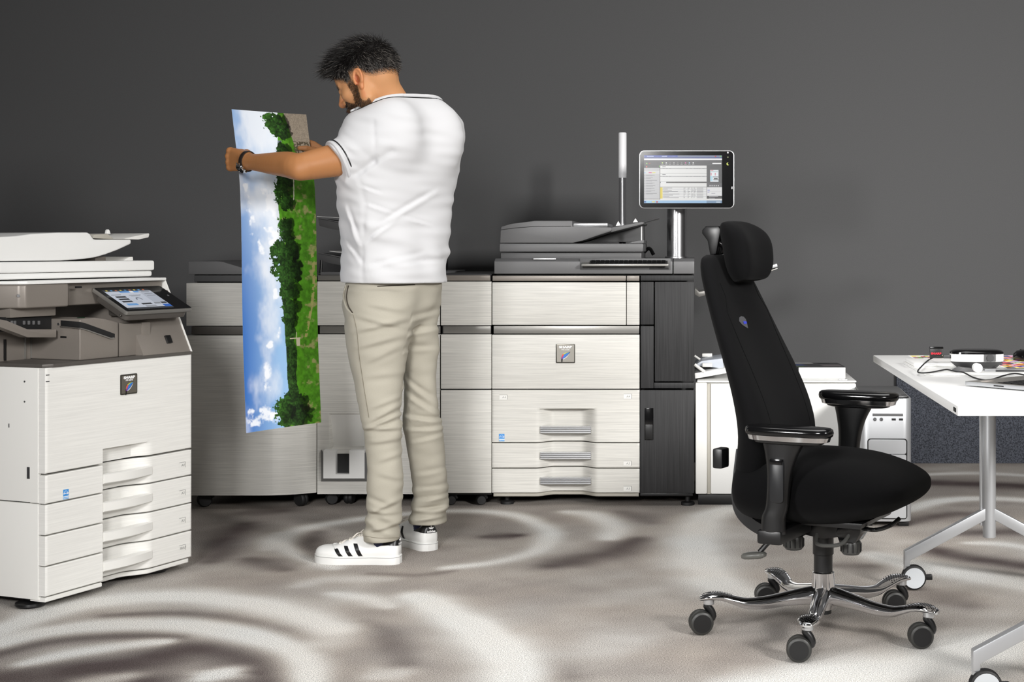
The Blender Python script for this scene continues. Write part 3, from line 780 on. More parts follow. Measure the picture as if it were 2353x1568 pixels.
# signal tower
DT = 6.80
tx = X(1430.5, DT)
sl = lathe('signal_pole', [(.0165, 0), (.0165, Z(409, DT) - 1.07), (.012, Z(409, DT) - 1.07)], (tx, DT, 1.07), mat('satin_pole', rgb(205, 205, 208), .32, metal=.8), uD, n=28)
lathe('signal_lamp', [(.012, -.004), (.012, 0), (.0178, .0), (.0178, .006), (.0182, .01), (.0182, Z(305, DT) - Z(409, DT) - .004), (.0165, Z(305, DT) - Z(409, DT)), (0, Z(305, DT) - Z(409, DT))], (tx, DT, Z(409, DT)), M_glow, sl, n=32)
# bypass tray sticking out on the right, behind the chair
d = 6.55
tp = [(1596, 677), (1606, 683), (1640, 673), (1720, 642), (1786, 619), (1787, 616), (1720, 637), (1640, 665), (1606, 671), (1597, 662)]
o = prism('bypass_tray', [(X(a, d), Z(b, d)) for a, b in tp], 'y', d, d + .30, M_band, uD, .002)
bx('tray_end', X(1768, d), X(1787, d), d + .02, d + .28, Z(616.5, d), Z(609, d), M_silver, o, .002, rot=Matrix.Rotation(-.33, 3, 'Y'))
tube('yellow_edge', [P(1700, 646.5, d - .003), P(1770, 622.5, d - .003)], .0022, mat('yellow_edge', rgb(196, 180, 90), .4), o, 6)
# ------------------------------------------------------------------ white desktop printer beside the row
d = 6.32
wp = thing('laser_printer', 'low beige-white laser printer cabinet between the black column and the computer tower', 'printer', (X(1783, d), 6.6, 0), 0, True)
zt, zb = Z(880, d), Z(1137, d)
bx('body', X(1600, d), X(1966, d), d + .02, 6.72, zb, zt, M_white, wp, .006)
panel('left_pillar', 1598, 1625, 880, 1136, M_white, wp, d, .05, .006)
bx('seam_groove', X(1625, d), X(1633, d), d + .01, d + .03, zb, Z(882, d), M_beige, wp, .002)
panel('front_door', 1633, 1967.5, 882, 1136, M_whiteG, wp, d, .04, .006)
bx('door_grip', X(1820, d), X(1851, d), d - .002, d + .004, Z(992, d), Z(958, d), M_beige, wp, .002)
bx('door_grip_lip', X(1822, d), X(1849, d), d - .006, d + .002, Z(967, d), Z(961, d), M_white, wp, .002)
bx('top_cover', X(1602, d), X(1968, d), d + .002, 6.74, zt + .001, zt + .008, M_whiteG, wp, .003)
bx('top_slot', X(1930, d), X(1948, d), d + .03, d + .07, zt + .008, zt + .011, M_silver, wp, .001)
bx('base_foot', X(1604, d), X(1960, d), d + .03, 6.70, 0, zb, M_black, wp, .003)
# slanted document tray standing open on its left
dt = 6.36
prism('slanted_tray', [(X(1597, dt), Z(871, dt)), (X(1670, dt), Z(858, dt)), (X(1668, dt), Z(846, dt)), (X(1596, dt), Z(858, dt))], 'y', dt, dt + .30, M_whiteG, wp, .003)
prism('tray_cover', [(X(1596, dt + .05), Z(842, dt)), (X(1664, dt + .05), Z(850, dt)), (X(1660, dt + .05), Z(826, dt)), (X(1612, dt + .05), Z(832, dt))], 'y', dt + .05, dt + .30, mat('pale_blue_grey', rgb(190, 196, 206), .35), wp, .002)
bx('paper_guide', X(1614, dt), X(1637, dt), dt + .03, dt + .06, Z(845, dt), Z(836, dt), M_white, wp, .002)
bx('paper_guide', X(1614, dt), X(1638, dt), dt + .24, dt + .27, Z(830, dt), Z(822, dt), M_white, wp, .002)
tube('tray_arm', [P(1596, 838, dt), P(1619, 855, dt)], .007, M_white, wp, 8)
tube('tray_arm', [P(1596, 818, dt + .2), P(1612, 829, dt + .2)], .005, M_white, wp, 8)
prism('tray_gap', [(X(1596, dt), Z(852, dt)), (X(1614, dt), Z(854, dt)), (X(1596, dt), Z(844, dt))], 'y', dt + .01, dt + .04, M_dark, wp, 0)
# ream of paper lying on it
dr_ = 6.42
zr = zt + .0082
rb = thing('paper_ream', 'ream of copy paper with a printed green and black wrapper on the white printer', 'paper ream', (X(1880, dr_), dr_ + .1, zr), 0, True)
hr = Z(846, dr_) - zr + .004
x0, x1 = X(1832, dr_), X(1943, dr_)
pts = [(x0, dr_), (x1, dr_), (x1 - .012, dr_ + .24), (x0 - .075, dr_ + .24)]
prism('ream', pts, 'z', zr, zr + hr, M_paper, rb, .004)
Q = [([(a, b) for a, b in pts], rgb(62, 62, 64))]
Q.append(([(pts[0][0] - .06, dr_ + .19), (pts[1][0] - .12, dr_ + .19), (pts[1][0] - .13, dr_ + .235), (pts[0][0] - .073, dr_ + .235)], rgb(196, 196, 194)))
Q.append(([(pts[0][0] - .02, dr_ + .07), (pts[0][0] + .05, dr_ + .07), (pts[0][0] + .03, dr_ + .15), (pts[0][0] - .045, dr_ + .15)], rgb(70, 84, 122)))
Q.append(([(pts[0][0] - .002, dr_ + .01), (pts[0][0] + .03, dr_ + .01), (pts[0][0] + .028, dr_ + .02), (pts[0][0] - .004, dr_ + .02)], rgb(80, 150, 60)))
Q.append(([(pts[1][0] - .09, dr_ + .03), (pts[1][0] - .01, dr_ + .03), (pts[1][0] - .015, dr_ + .13), (pts[1][0] - .10, dr_ + .13)], rgb(110, 104, 106)))
Q.append(([(pts[1][0] - .10, dr_ + .17), (pts[1][0] - .05, dr_ + .17), (pts[1][0] - .056, dr_ + .22), (pts[1][0] - .106, dr_ + .22)], rgb(30, 30, 32)))
me = paint_me(Q, .0001); me.transform(Matrix.Translation((0, 0, zr + hr + .0003))); put('printed_wrapper_top', me, M_print, rb)
me = from_py([(x0 - .0006, dr_ + .004, zr + .002), (x0 - .0756, dr_ + .238, zr + .002), (x0 - .0756, dr_ + .238, zr + hr - .001), (x0 - .0006, dr_ + .004, zr + hr - .001)], [(0, 1, 2, 3)])
put('wrapper_side', me, mat('dark_green_wrap', rgb(34, 58, 44), .35), rb)
bx('wrapper_edge', x0 - .001, x0 + .006, dr_ - .0008, dr_ + .002, zr, zr + hr, M_black, rb, 0)
bx('wrapper_edge', x0, x1, dr_ - .0008, dr_ + .004, zr + hr - .002, zr + hr + .0006, M_char, rb, 0)

# ------------------------------------------------------------------ silver computer tower
pc = thing('workstation_tower', 'silver aluminium computer tower with dark grey top standing on the carpet', 'computer', (.742, 6.075, 0), math.radians(-2), False)
W_, H_, D_ = .200, .497, .46
bm = prism_bm(rrect(-W_ / 2, W_ / 2, -D_ / 2, D_ / 2, .035, 8), 'z', .02, H_, .004, 2)
put('shell', from_bm(bm), M_alu, pc, 'auto')
bx('side_panel', -W_ / 2 - .006, -W_ / 2 + .004, -D_ / 2 + .03, D_ / 2 - .02, .03, H_ - .01, M_black, pc, .003)
bm = prism_bm(rrect(-W_ / 2 + .008, W_ / 2 - .008, -D_ / 2 + .008, D_ / 2 - .01, .03, 8), 'z', H_, H_ + .004, .001, 1); put('top_rim', from_bm(bm), M_black, pc, 'auto')
bm = prism_bm(rrect(-W_ / 2 + .012, W_ / 2 - .012, -D_ / 2 + .012, D_ / 2 - .014, .028, 8), 'z', H_ + .002, H_ + .008, .002, 2); put('top_plate', from_bm(bm), M_grey, pc, 'auto')
bx('top_window', -.02, .055, -D_ / 2 + .035, -D_ / 2 + .085, H_ + .0078, H_ + .0088, M_blackG, pc, 0)
for i in range(3):
    for j in range(3):
        lathe('vent_hole', [(0, 0), (.003, 0), (.003, .0006), (0, .0006)], (.068 + i * .007, -D_ / 2 + .04 + j * .018, H_ + .008), M_black, pc, n=8)
yf = -D_ / 2
bx('disc_slot', -.052, .066, yf - .0015, yf + .004, H_ - .068, H_ - .058, M_greyD, pc, .0008)
for i, xx_ in enumerate((-.043, -.018)):
    lathe('audio_jack', [(0, 0), (.007, 0), (.007, .002), (.004, .002), (.004, .0005), (0, .0005)], (xx_, yf + .0005, H_ - .081), M_greyD, pc, (0, -1, 0), 16)
for xx_ in (.030, .058):
    bx('usb_port', xx_ - .008, xx_ + .008, yf - .0015, yf + .003, H_ - .085, H_ - .077, M_black, pc, .0008)
bm = prism_bm(rrect(-.072, .082, .03, H_ - .155, .012, 6), 'y', yf - .0012, yf + .002); put('door_rim', from_bm(bm), M_black, pc, 'auto')
bm = prism_bm(rrect(-.068, .078, H_ - .215, H_ - .159, .009, 6), 'y', yf - .0035, yf + .002, .001, 1); put('drive_door', from_bm(bm), M_alu, pc, 'auto')
bm = prism_bm(rrect(-.068, .078, .034, H_ - .217, .006, 6), 'y', yf - .0035, yf + .002, .001, 1); put('lower_door', from_bm(bm), M_alu, pc, 'auto')
for a, b in ((-.07, -.19), (.07, -.19), (-.07, .19), (.07, .19)): bx('foot', a - .02, a + .02, b - .02, b + .02, 0, .021, M_black, pc, .002)

# ------------------------------------------------------------------ folding table on casters
TX0, TX1, TY0, TY1, TZ = .577, 1.277, 3.335, 4.925, .730
tb = thing('folding_table', 'white rectangular table on silver V-foot legs with casters at the right edge', 'table', ((TX0 + TX1) / 2, (TY0 + TY1) / 2, 0), 0, True)
M_top = mat('white_laminate', rgb(236, 236, 235), .35, spec=.4)
bx('table_top', TX0, TX1, TY0, TY1, TZ - .0215, TZ, M_top, tb, .002)
bx('corner_plug', TX0 - .0006, TX0 + .002, TY0 + .02, TY0 + .055, TZ - .016, TZ - .006, M_black, tb, .001)
for py_, lab in ((4.78, 'far'), (3.60, 'near')):
    px_ = (TX0 + TX1) / 2
    ft = tube('leg_post', [(px_, py_, .165), (px_, py_, TZ - .06)], .0205, M_alu, tb, 28)
    bx('post_rail', px_ - .028, px_ - .012, py_ + .0, py_ + .02, .20, TZ - .06, M_alu, ft, .003)
    bx('post_head', px_ - .03, px_ + .25, py_ - .03, py_ + .03, TZ - .062, TZ - .022, mat('grey_green_beam', rgb(166, 168, 162), .5), ft, .003)
    bx('head_clamp', px_ - .05, px_ - .03, py_ - .03, py_ + .03, TZ - .05, TZ - .022, M_black, ft, .003)
    for s in (-1, 1):
        a = Vector((px_ + s * .012, py_, .236)); b = Vector((px_ + s * .262, py_ + .015, .103))
        hh = .019
        pr = [(a.x, a.z + hh + .004), (b.x + s * .008, b.z + hh), (b.x + s * .008, b.z - .030), (b.x - s * .010, b.z - .030), (b.x - s * .010, b.z - hh + .007), (a.x, a.z - hh + .004)]
        f = prism('foot_arm', pr, 'y', py_ - .014, py_ + .016, M_alu, tb, .004)
        bx('arm_joint', b.x - s * .036 - .001, b.x - s * .036 + .001, py_ - .0145, py_ + .0165, b.z - .003, b.z + .034, M_greyD, f, 0) if False else None
        wx_, wz_ = b.x + .022 * (1 if s < 0 else 1), .0395
        wy_ = py_ - .008
        c = lathe('caster', [(0, -.016), (.033, -.016), (.0375, -.013), (.0395, -.006), (.036, 0), (.0395, .006), (.0375, .013), (.033, .016), (0, .016)], (wx_, wy_, wz_), M_rubber, tb, (0, 1, 0), 36)
        lathe('hub_disc', [(0, 0), (.0315, 0), (.0325, .002), (.0, .003)], (wx_, wy_ - .0155, wz_), mat('grey_disc', rgb(196, 200, 204), .5), c, (0, -1, 0), 32)
        lathe('stem', [(.009, 0), (.009, .03)], (b.x, py_, .058), M_alu, c, n=14)
        bx('brake_lever', wx_ + .036, wx_ + .058, wy_ - .010, wy_ + .010, wz_ - .008, wz_ + .008, M_black, c, .003)
bx('long_beam', px_ - .02, px_ + .02, 3.60, 4.78, TZ - .058, TZ - .03, M_greyD, tb, .002)

# ------------------------------------------------------------------ things on the table
def TD(px, py, z=TZ):
    d = (CAMZ - z) * FPX / (py - CY)
    return Vector((X(px, d), d, z))
# test chart sheet and white backing board
rnd = random.Random(3)
def chart(name, label, x0, x1, y0, y1, z, nx, ny, mx, my):
    Q = [(R4(0, 0, x1 - x0, y1 - y0), rgb(246, 246, 246))]
    for i in range(nx):
        for j in range(ny):
            a = mx + (x1 - x0 - 2 * mx) * i / nx; b = my + (y1 - y0 - 2 * my) * j / ny
            h = rnd.random()
            c = [(196, 70, 90), (90, 60, 130), (240, 220, 120), (60, 110, 160), (230, 160, 190), (60, 60, 64), (120, 160, 90), (210, 130, 60), (160, 140, 190), (236, 236, 220)][rnd.randrange(10)]
            Q.append((R4(a, b, a + (x1 - x0 - 2 * mx) / nx, b + (y1 - y0 - 2 * my) / ny), rgb(*c)))
    me = paint_me(Q, .00002)
    bm = bmesh.new(); bm.from_mesh(me); bm.to_mesh(me); bm.free()
    me.transform(Matrix.Translation((x0, y0, z)))
    t = thing(name, label, 'test chart', (x0, y0, z - .0004), 0, True)
    bx('sheet', x0, x1, y0, y1, z - .0004, z - .0001, M_paper, t, 0)
    put('colour_patches', me, M_print, t)
    return t
chart('colour_chart', 'printed colour patch chart lying flat behind the measuring device', .686, 1.13, 4.60, 4.905, TZ + .0006, 30, 10, .006, .006)
bd = thing('measuring_board', 'white backing board with rod under the measuring device', 'board', (.9, 4.3, TZ), 0, True)
bx('board', .624, 1.20, 4.14, 4.565, TZ, TZ + .0065, M_whiteG, bd, .003)
bx('rear_ledge', .628, .86, 4.3605, 4.56, TZ + .0064, TZ + .017, M_whiteG, bd, .007, 3)
o = bx('ruler_bar', .80, 1.10, 4.19, 4.225, TZ + .0065, TZ + .0135, M_silver, bd, .001)
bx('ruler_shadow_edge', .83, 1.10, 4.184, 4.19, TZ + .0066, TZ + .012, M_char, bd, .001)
lathe('rod_knob', [(0, 0), (.0115, 0), (.0125, .002), (.0125, .03), (0, .03)], (X(2247, 4.16), 4.185, TZ + .0065 + .0126), M_whiteI, bd, (0, -1, 0), 24)
prism('slide_plate', [(X(2195, 4.2), TZ + .0068), (X(2238, 4.2), TZ + .0068), (X(2238, 4.2), TZ + .012), (X(2210, 4.2), TZ + .016)], 'y', 4.18, 4.26, M_grey, bd, .001)
chart('colour_chart', 'printed colour patch chart on the white board beside the ruler bar', .880, 1.19, 4.235, 4.54, TZ + .0071, 22, 13, .006, .006)
# measuring device
dv = TD(2244, 848, TZ + .0065)
dd = 4.30
md = thing('measuring_device', 'oval black and white spectrophotometer on the white board', 'measuring device', (X(2244, dd), dd, TZ + .0078), 0, False)
def oval(a, b, z, n=40, e=2.6):
    return [Vector((a * abs(math.cos(t)) ** (2 / e) * (1 if math.cos(t) > 0 else -1), b * abs(math.sin(t)) ** (2 / e) * (1 if math.sin(t) > 0 else -1), z)) for t in [2 * math.pi * i / n for i in range(n)]]
put('lower_shell', loft_me([oval(.048, .03, .0), oval(.058, .036, .004), oval(.072, .045, .016), oval(.0745, .047, .021)]), M_char, md, 'auto')
put('white_band', loft_me([oval(.0745, .047, .0205), oval(.0755, .048, .024), oval(.0755, .048, .040), oval(.0745, .047, .0425)]), M_whiteG, md, 'auto')
put('top_shell', loft_me([oval(.0755, .048, .042), oval(.075, .0475, .047), oval(.068, .042, .0515), oval(.05, .03, .0535)]), M_blackG, md, 'auto')
put('front_grip', loft_me([[Vector((.012, -.052, .022)), Vector((.046, -.046, .022)), Vector((.046, -.030, .022)), Vector((.012, -.036, .022))], [Vector((.012, -.052, .042)), Vector((.046, -.046, .042)), Vector((.046, -.030, .042)), Vector((.012, -.036, .042))]]), M_greyD, md)
lathe('round_button', [(0, 0), (.0085, 0), (.0105, .002), (.0105, .003), (0, .003)], (.029, -.0488, .032), M_char, md, (.15, -1, 0), 24)
bx('plug', -.096, -.074, -.012, .002, .028, .038, M_char, md, .002)
for a in (-.03, .045): lathe('foot_wheel', [(0, -.006), (.009, -.006), (.009, .006), (0, .006)], (a, -.02, .004), M_black, md, (1, 0, 0), 16)
# black box
bxp = TD(2151, 829)
b_ = thing('small_box', 'small black carton with red lettering behind the white board', 'box', (bxp.x, bxp.y, TZ + .001), math.radians(-6), False)
bx('carton', -.019, .019, 0, .03, 0, .0375, M_black, b_, .001)
bx('lid_flap', -.0195, .0225, -.0008, .031, .0345, .041, M_blackG, b_, .001)
text('lettering', 'SHARP', .0085, M_red, b_, frameM((.0, -.0012, .0205), (1, 0, 0), (0, 0, 1)), 1.25, .0003)
# cable
cb = [(2162, 814, .028), (2150, 818, .024), (2135, 827, .014), (2118, 842, .006), (2109, 853, .003), (2114, 857, .003), (2135, 856.5, .003), (2160, 852, .004), (2176, 849.5, .009), (2195, 854, .010), (2213, 856, .008), (2235, 867, .003), (2260, 873.5, .003), (2280, 872, .003), (2305, 864, .003), (2330, 859, .003), (2353, 862, .003), (2400, 872, .003)]
cpts = []
for i, (a, b, hh) in enumerate(cb):
    q = TD(a, b, TZ + hh)
    if .61 < q.x < 1.21 and 4.12 < q.y < 4.58: q = TD(a, b, TZ + max(hh, .0195 if (q.x < .87 and q.y > 4.35) else .0095))
    cpts.append(q)
cpts[0] = Vector((X(2244, dd) - .095, dd - .005, TZ + .006 + .033)); cpts[1] = cpts[0].lerp(cpts[2], .35) + Vector((0, 0, .006))
tag(tube('usb_cable', spline(cpts, 6), .0021, M_rubber, None, 8), 'thin black cable curving over the white table to the measuring device', 'cable')
# laptop (a corner shows)
c0 = Vector((.675, 3.82, TZ)); e1 = Vector((.119, -.16, 0)).normalized(); e2 = Vector((.19, .17, 0)).normalized()
lp = thing('laptop', 'thin open silver laptop lying diagonally at the right edge of the table', 'laptop', c0, math.atan2(e2.y, e2.x), False)
# local x along the front edge, local -y towards the hinge
base = prism('base', rrect(0, .325, -.227, 0, .012, 5), 'z', .003, .0125, M_alu, lp, .002)
prism('underside', rrect(.02, .305, -.21, -.02, .012, 5), 'z', 0, .0035, M_greyD, lp, .001)
bx('deck', .004, .321, -.223, -.004, .0122, .0128, mat('laptop_deck', rgb(150, 147, 142), .4, metal=.5), lp, 0)
bx('touchpad', .12, .20, -.075, -.012, .0126, .0130, mat('laptop_pad', rgb(160, 157, 152), .3, metal=.5), lp, 0)
bx('palm_sticker', .03, .062, -.05, -.03, .0126, .0131, mat('pale_sticker', rgb(225, 214, 205), .5), lp, 0)
bx('keyboard_well', .02, .305, -.195, -.085, .0126, .0132, M_black, lp, 0)
for r_ in range(5):
    for c_ in range(14): bx('key', .023 + c_ * .02, .040 + c_ * .02, -.192 + r_ * .0212, -.175 + r_ * .0212, .013, .0145, M_black, lp, .0006, 1)
bx('side_port', -.0008, .002, -.125, -.095, .0065, .0095, M_black, lp, 0)
lidm = prism_bm(rrect(0, .325, 0, .222, .012, 5), 'z', 0, .006, .001, 1)
me = from_bm(lidm); me.transform(Matrix.Translation((0, -.227, .0125)) @ Matrix.Rotation(math.radians(105), 4, 'X') @ Matrix.Diagonal((1, 1, -1, 1)))
bm = bmesh.new(); bm.from_mesh(me); bmesh.ops.recalc_face_normals(bm, faces=bm.faces); bm.to_mesh(me); bm.free()
put('screen_lid', me, M_alu, lp, 'auto')
# mouse at the frame edge
mp_ = Vector((1.02, 4.68, 0))
ms = thing('computer_mouse', 'black computer mouse at the right edge of the table', 'mouse', (mp_.x, mp_.y, TZ + .0015), .3, False)
put('shell', loft_me([oval(.028, .05, 0, 24), oval(.030, .052, .008, 24), oval(.028, .048, .02, 24), oval(.02, .036, .029, 24), oval(.008, .014, .033, 24)]), M_blackG, ms, True)
bx('wheel', -.003, .003, .02, .032, .026, .033, M_rubber, ms, .002)
# ------------------------------------------------------------------ office copier at the left, turned towards the right
CO, CA = Vector((-1.934, 4.49, 0)), math.radians(68.0)
CI = Matrix.Rotation(-CA, 3, 'Z')
def LP(px, py, ax, val):
    o = CI @ (Vector((0, 0, CAMZ)) - CO); d = CI @ Vector(((px - CX) / FPX, 1, -(py - CY) / FPX))
    return o + d * ((val - o[ax]) / d[ax])
def L(px, py, y):
    p = LP(px, py, 1, y); return (p.x, p.z)
def LZ(zx, zy, y): return L(zx / 4.356, 500 + zy / 4.356, y)      # coordinates read off an enlarged view
cp = thing('office_copier', 'white and taupe office copier with four drawers and tilted touch panel at the left', 'copier', CO, CA)
CW, CD = .635, .64
bx('chassis', .012, CW - .012, .07, CD - .01, .04, .715, M_dark, cp, .002)
# left side: pillar strip and two side covers
bx('left_side_cover', -.002, .012, .0285, CD, .320, .722, M_white, cp, .002)
bx('left_side_cover', -.002, .012, .0285, CD, .030, .316, M_white, cp, .002)
bx('right_side_cover', CW - .012, CW + .001, .0285, CD, .030, .722, M_white, cp, .002)
bx('back_cover', .0, CW, CD - .012, CD, .03, .9, M_white, cp, .002)
for y_, z_ in ((.10, .68), (.10, .62)): lathe('screw', [(0, 0), (.003, 0), (.003, .001), (0, .001)], (-.002, y_ - .02, z_), M_greyD, cp, (-1, 0, 0), 8)
bx('side_slot', -.0035, -.001, .060, .070, .39, .425, M_char, cp, .0005)
bx('side_mark', -.0035, -.001, .20, .207, .40, .408, M_black, cp, 0)
bx('side_mark', -.0035, -.001, .14, .1425, .54, .552, M_greyD, cp, 0)
# front cover and drawers share the grip recess
rx0, rx1 = L(236, 1067, 0)[0], L(349, 1048, 0)[0]
def rprof(x):
    t = (x - rx0) / (rx1 - rx0)
    if t <= 0 or t >= 1: return 0.0
    a = min(1, t / .10); b = min(1, (1 - t) / .45)
    a = a * a * (3 - 2 * a); b = b * b * (3 - 2 * b)
    return .042 * min(a, b)
def cover_prof(x, z): return rprof(x) * max(0.0, min(1.0, (.452 - z) / .004)) if z < .452 else 0.0
recess_panel('front_cover', .0, CW, .408, .722, 0.0, cover_prof, M_brushC, cp, 120, 60, .03)
zl = [.404, .316, .223, .131, .040]
for i in range(4):
    a, b = zl[i], zl[i + 1]
    dr = recess_panel('drawer', .0, CW, b + .0022, a - .0022, 0.0, lambda x, z: rprof(x), M_brushC, cp, 120, 10, .06)
    # bowed grip bar
    hz1, hz0 = a - .030, a - .060
    n = 14
    top, bot = [], []
    V, F = [], []
    for k in range(n + 1):
        t = k / n
        x = rx0 + .003 + (rx1 - rx0 - .006) * t
        bow = .012 * math.sin(math.pi * t)
        for (yy, zz_) in ((.002 - bow, hz1), (-.004 - bow, hz1 - .003), (-.004 - bow, hz0 + .003), (.0 - bow, hz0), (.014 - bow * .3, hz0), (.014 - bow * .3, hz1)): V.append((x, yy, zz_))
    for k in range(n):
        for j in range(6): F.append((k * 6 + j, k * 6 + (j + 1) % 6, k * 6 + 6 + (j + 1) % 6, k * 6 + 6 + j))
    F += [tuple(range(6)), tuple(range(n * 6 + 5, n * 6 - 1, -1))]
    me = from_py(V, F)
    bm = bmesh.new(); bm.from_mesh(me); bmesh.ops.recalc_face_normals(bm, faces=bm.faces); bm.to_mesh(me); bm.free()
    put('drawer_handle', me, M_white, dr, 'auto')
    Mx = frameM((.588, -.0008, b + .040), (1, 0, 0), (0, 0, 1))
    size_tag(dr, Mx, ('A4', 'A3', 'A3', 'SRA3')[i], .030, .019)
def p_pl(x, z): return rprof(x) * 1.1
recess_panel('plinth', .004, CW - .01, .024, .0375, 0.004, p_pl, M_white, cp, 100, 5, .06)
bx('base_plate', .01, CW - .02, .06, CD - .02, .024, .04, M_char, cp, .002)
energy_sticker(cp, frameM((L(151, 1135, 0)[0], -.0008, L(151, 1135, 0)[1]), (1, 0, 0), (0, 0, 1)), .022)
bx('panel_notch', .002, .014, -.0008, .002, .700, .7025, M_char, cp, 0)
bx('panel_notch', .002, .014, -.0008, .002, .681, .6832, M_char, cp, 0)
b0 = L(295, 883, 0)
brand_badge(cp, frameM((b0[0], 0, b0[1]), (1, 0, 0), (0, 0, 1)), .073, .064, 'MX-6070', mat('badge_plate_dark', rgb(128, 123, 114), .3, metal=.6))
for x_, y_ in ((.03, .09), (CW - .08, .09), (.05, CD - .07), (CW - .05, CD - .07)):
    lathe('foot', [(0, 0), (.038, 0), (.044, .006), (.043, .013), (.03, .018), (.012, .020), (.012, .03)], (x_, y_, 0), M_black, cp, n=28)
# taupe deck
prism('deck', [(-.002, .012), (.028, -.003), (CW, -.003), (CW, CD), (-.002, CD)], 'z', .7225, .733, M_taupeD, cp, .0025)
# right hand tower with slanted face
prism('slanted_tower', [(-.001, .732), (.055, .853), (.095, .938), (CD - .06, .938), (CD - .06, .732)], 'x', L(345, 818, .0)[0] - .03, CW - .006, M_taupe, cp, .003)
prism('tower_edge', [(-.004, .732), (.052, .853), (.112, .978), (CD - .05, .978), (CD - .05, .732)], 'x', CW - .0055, CW - .001, M_white, cp, .001)
bx('power_switch_cover', .53, .553, .012, .028, .762, .79, M_black, cp, .002, rot=Matrix.Rotation(-.42, 3, 'X'))
# inner finisher
f0 = .022
fl = [LZ(*p, f0) for p in ((800, 1468), (800, 1022), (870, 1012), (950, 1002), (1050, 1015), (1186, 1048), (1186, 1422))]
fl[0] = (fl[0][0], .7335); fl[-1] = (fl[-1][0], .7335)
fin = prism('finisher_block', fl, 'y', f0, .36, M_taupe, cp, .005, 3)
gx0, gz0 = LZ(820, 1110, f0); gx1, gz1 = LZ(1140, 1185, f0)
prism('finisher_groove', [LZ(*p, f0 - .001) for p in ((800, 1045), (860, 1060), (1150, 1165), (1150, 1205), (1110, 1205), (860, 1118), (800, 1105))], 'y', f0 - .0012, f0 + .004, M_dark, fin, .0008)
prism('finisher_groove_lip', [LZ(*p, f0 - .004) for p in ((800, 1105), (860, 1118), (1110, 1205), (1140, 1200), (1140, 1212), (1110, 1218), (855, 1128), (800, 1115))], 'y', f0 - .006, f0 + .002, M_band, fin, .0008)
fx = fl[0][0]
def S(zx, zy): 
    p = LP(zx / 4.356, 500 + zy / 4.356, 0, fx); return (p.y, p.z)
prism('side_groove', [S(*p) for p in ((610, 1030), (800, 1045), (800, 1105), (610, 1085))], 'x', fx - .0012, fx + .003, M_dark, fin, .0005)
prism('side_groove_lip', [S(*p) for p in ((610, 1085), (800, 1105), (800, 1116), (610, 1097))], 'x', fx - .005, fx + .003, M_taupeD, fin, .0005)
y_, z_ = S(636, 1198); bx('port', fx - .001, fx + .002, y_ - .012, y_ + .012, z_ - .003, z_ + .003, M_black, fin, .0005)
y_, z_ = S(587, 1068); lathe('screw', [(0, 0), (.0045, 0), (.004, .002), (0, .002)], (fx, y_, z_), M_steel, fin, (-1, 0, 0), 14)
gx, gy = .22, .10
lathe('status_led', [(0, 0), (.012, 0), (.012, .0012), (0, .0014)], (fl[2][0] + .015, .06, fl[2][1] + .0008), mat('led_dark_green', rgb(30, 60, 40), .2), fin, n=20)
f1 = .03
c1 = [LZ(*p, f1) for p in ((1190, 1424), (1190, 1050), (1250, 1062), (1418, 1058), (1418, 1398))]
c1[0] = (c1[0][0], .7335); c1[-1] = (c1[-1][0], .7335)
prism('finisher_cover', c1, 'y', f1, .34, M_taupe, cp, .004)
h1 = [LZ(*p, f1 - .002) for p in ((1422, 1388), (1422, 1050), (1506, 1045), (1506, 1382))]
h1[0] = (h1[0][0], .7335); h1[-1] = (h1[-1][0], .7335)
hd = prism('release_handle', h1, 'y', f1 - .002, .2, M_taupe, cp, .004)
prism('handle_scoop', [LZ(*p, f1 - .003) for p in ((1428, 1195), (1472, 1190), (1472, 1345), (1445, 1340), (1428, 1290))], 'y', f1 - .0035, f1 + .002, M_char, hd, .001)
# exit area on the left: back wall, ribs, slot, bracket tray
yb = .22
bx('exit_back_wall', -.01, fx, yb, yb + .02, .733, .89, M_taupe, cp, .002)
for px in (58, 73, 96, 107):
    p = L(px, 800, yb - .002); bx('wall_rib', p[0] - .003, p[0] + .003, yb - .004, yb + .001, .735, .80, M_band, cp, .001)
bx('wall_slot', L(8, 800, yb)[0], L(13, 800, yb)[0], yb - .003, yb + .001, .735, .80, M_black, cp, 0)
bx('exit_slot', -.02, fx - .001, .135, yb - .001, L(60, 760, .135)[1], L(60, 730, .135)[1] + .004, M_dark, cp, .001)
bx('exit_header', -.02, fx + .0, .118, yb, L(60, 729, .118)[1], L(60, 708, .118)[1] + .012, M_taupe, cp, .003)
br = [L(*p, .10) for p in ((-30, 728), (16, 737), (64, 757), (130, 757), (130, 776), (64, 776), (0, 752), (-30, 745))]
prism('bracket_tray', br, 'y', .10, .135, M_taupe, cp, .003)
for px in (27, 34, 55, 66, 77, 89): 
    p = L(px, 742, .134); bx('exit_roller', p[0] - .004, p[0] + .004, .131, .136, p[1] - .006, p[1] + .006, M_grey, cp, .002)
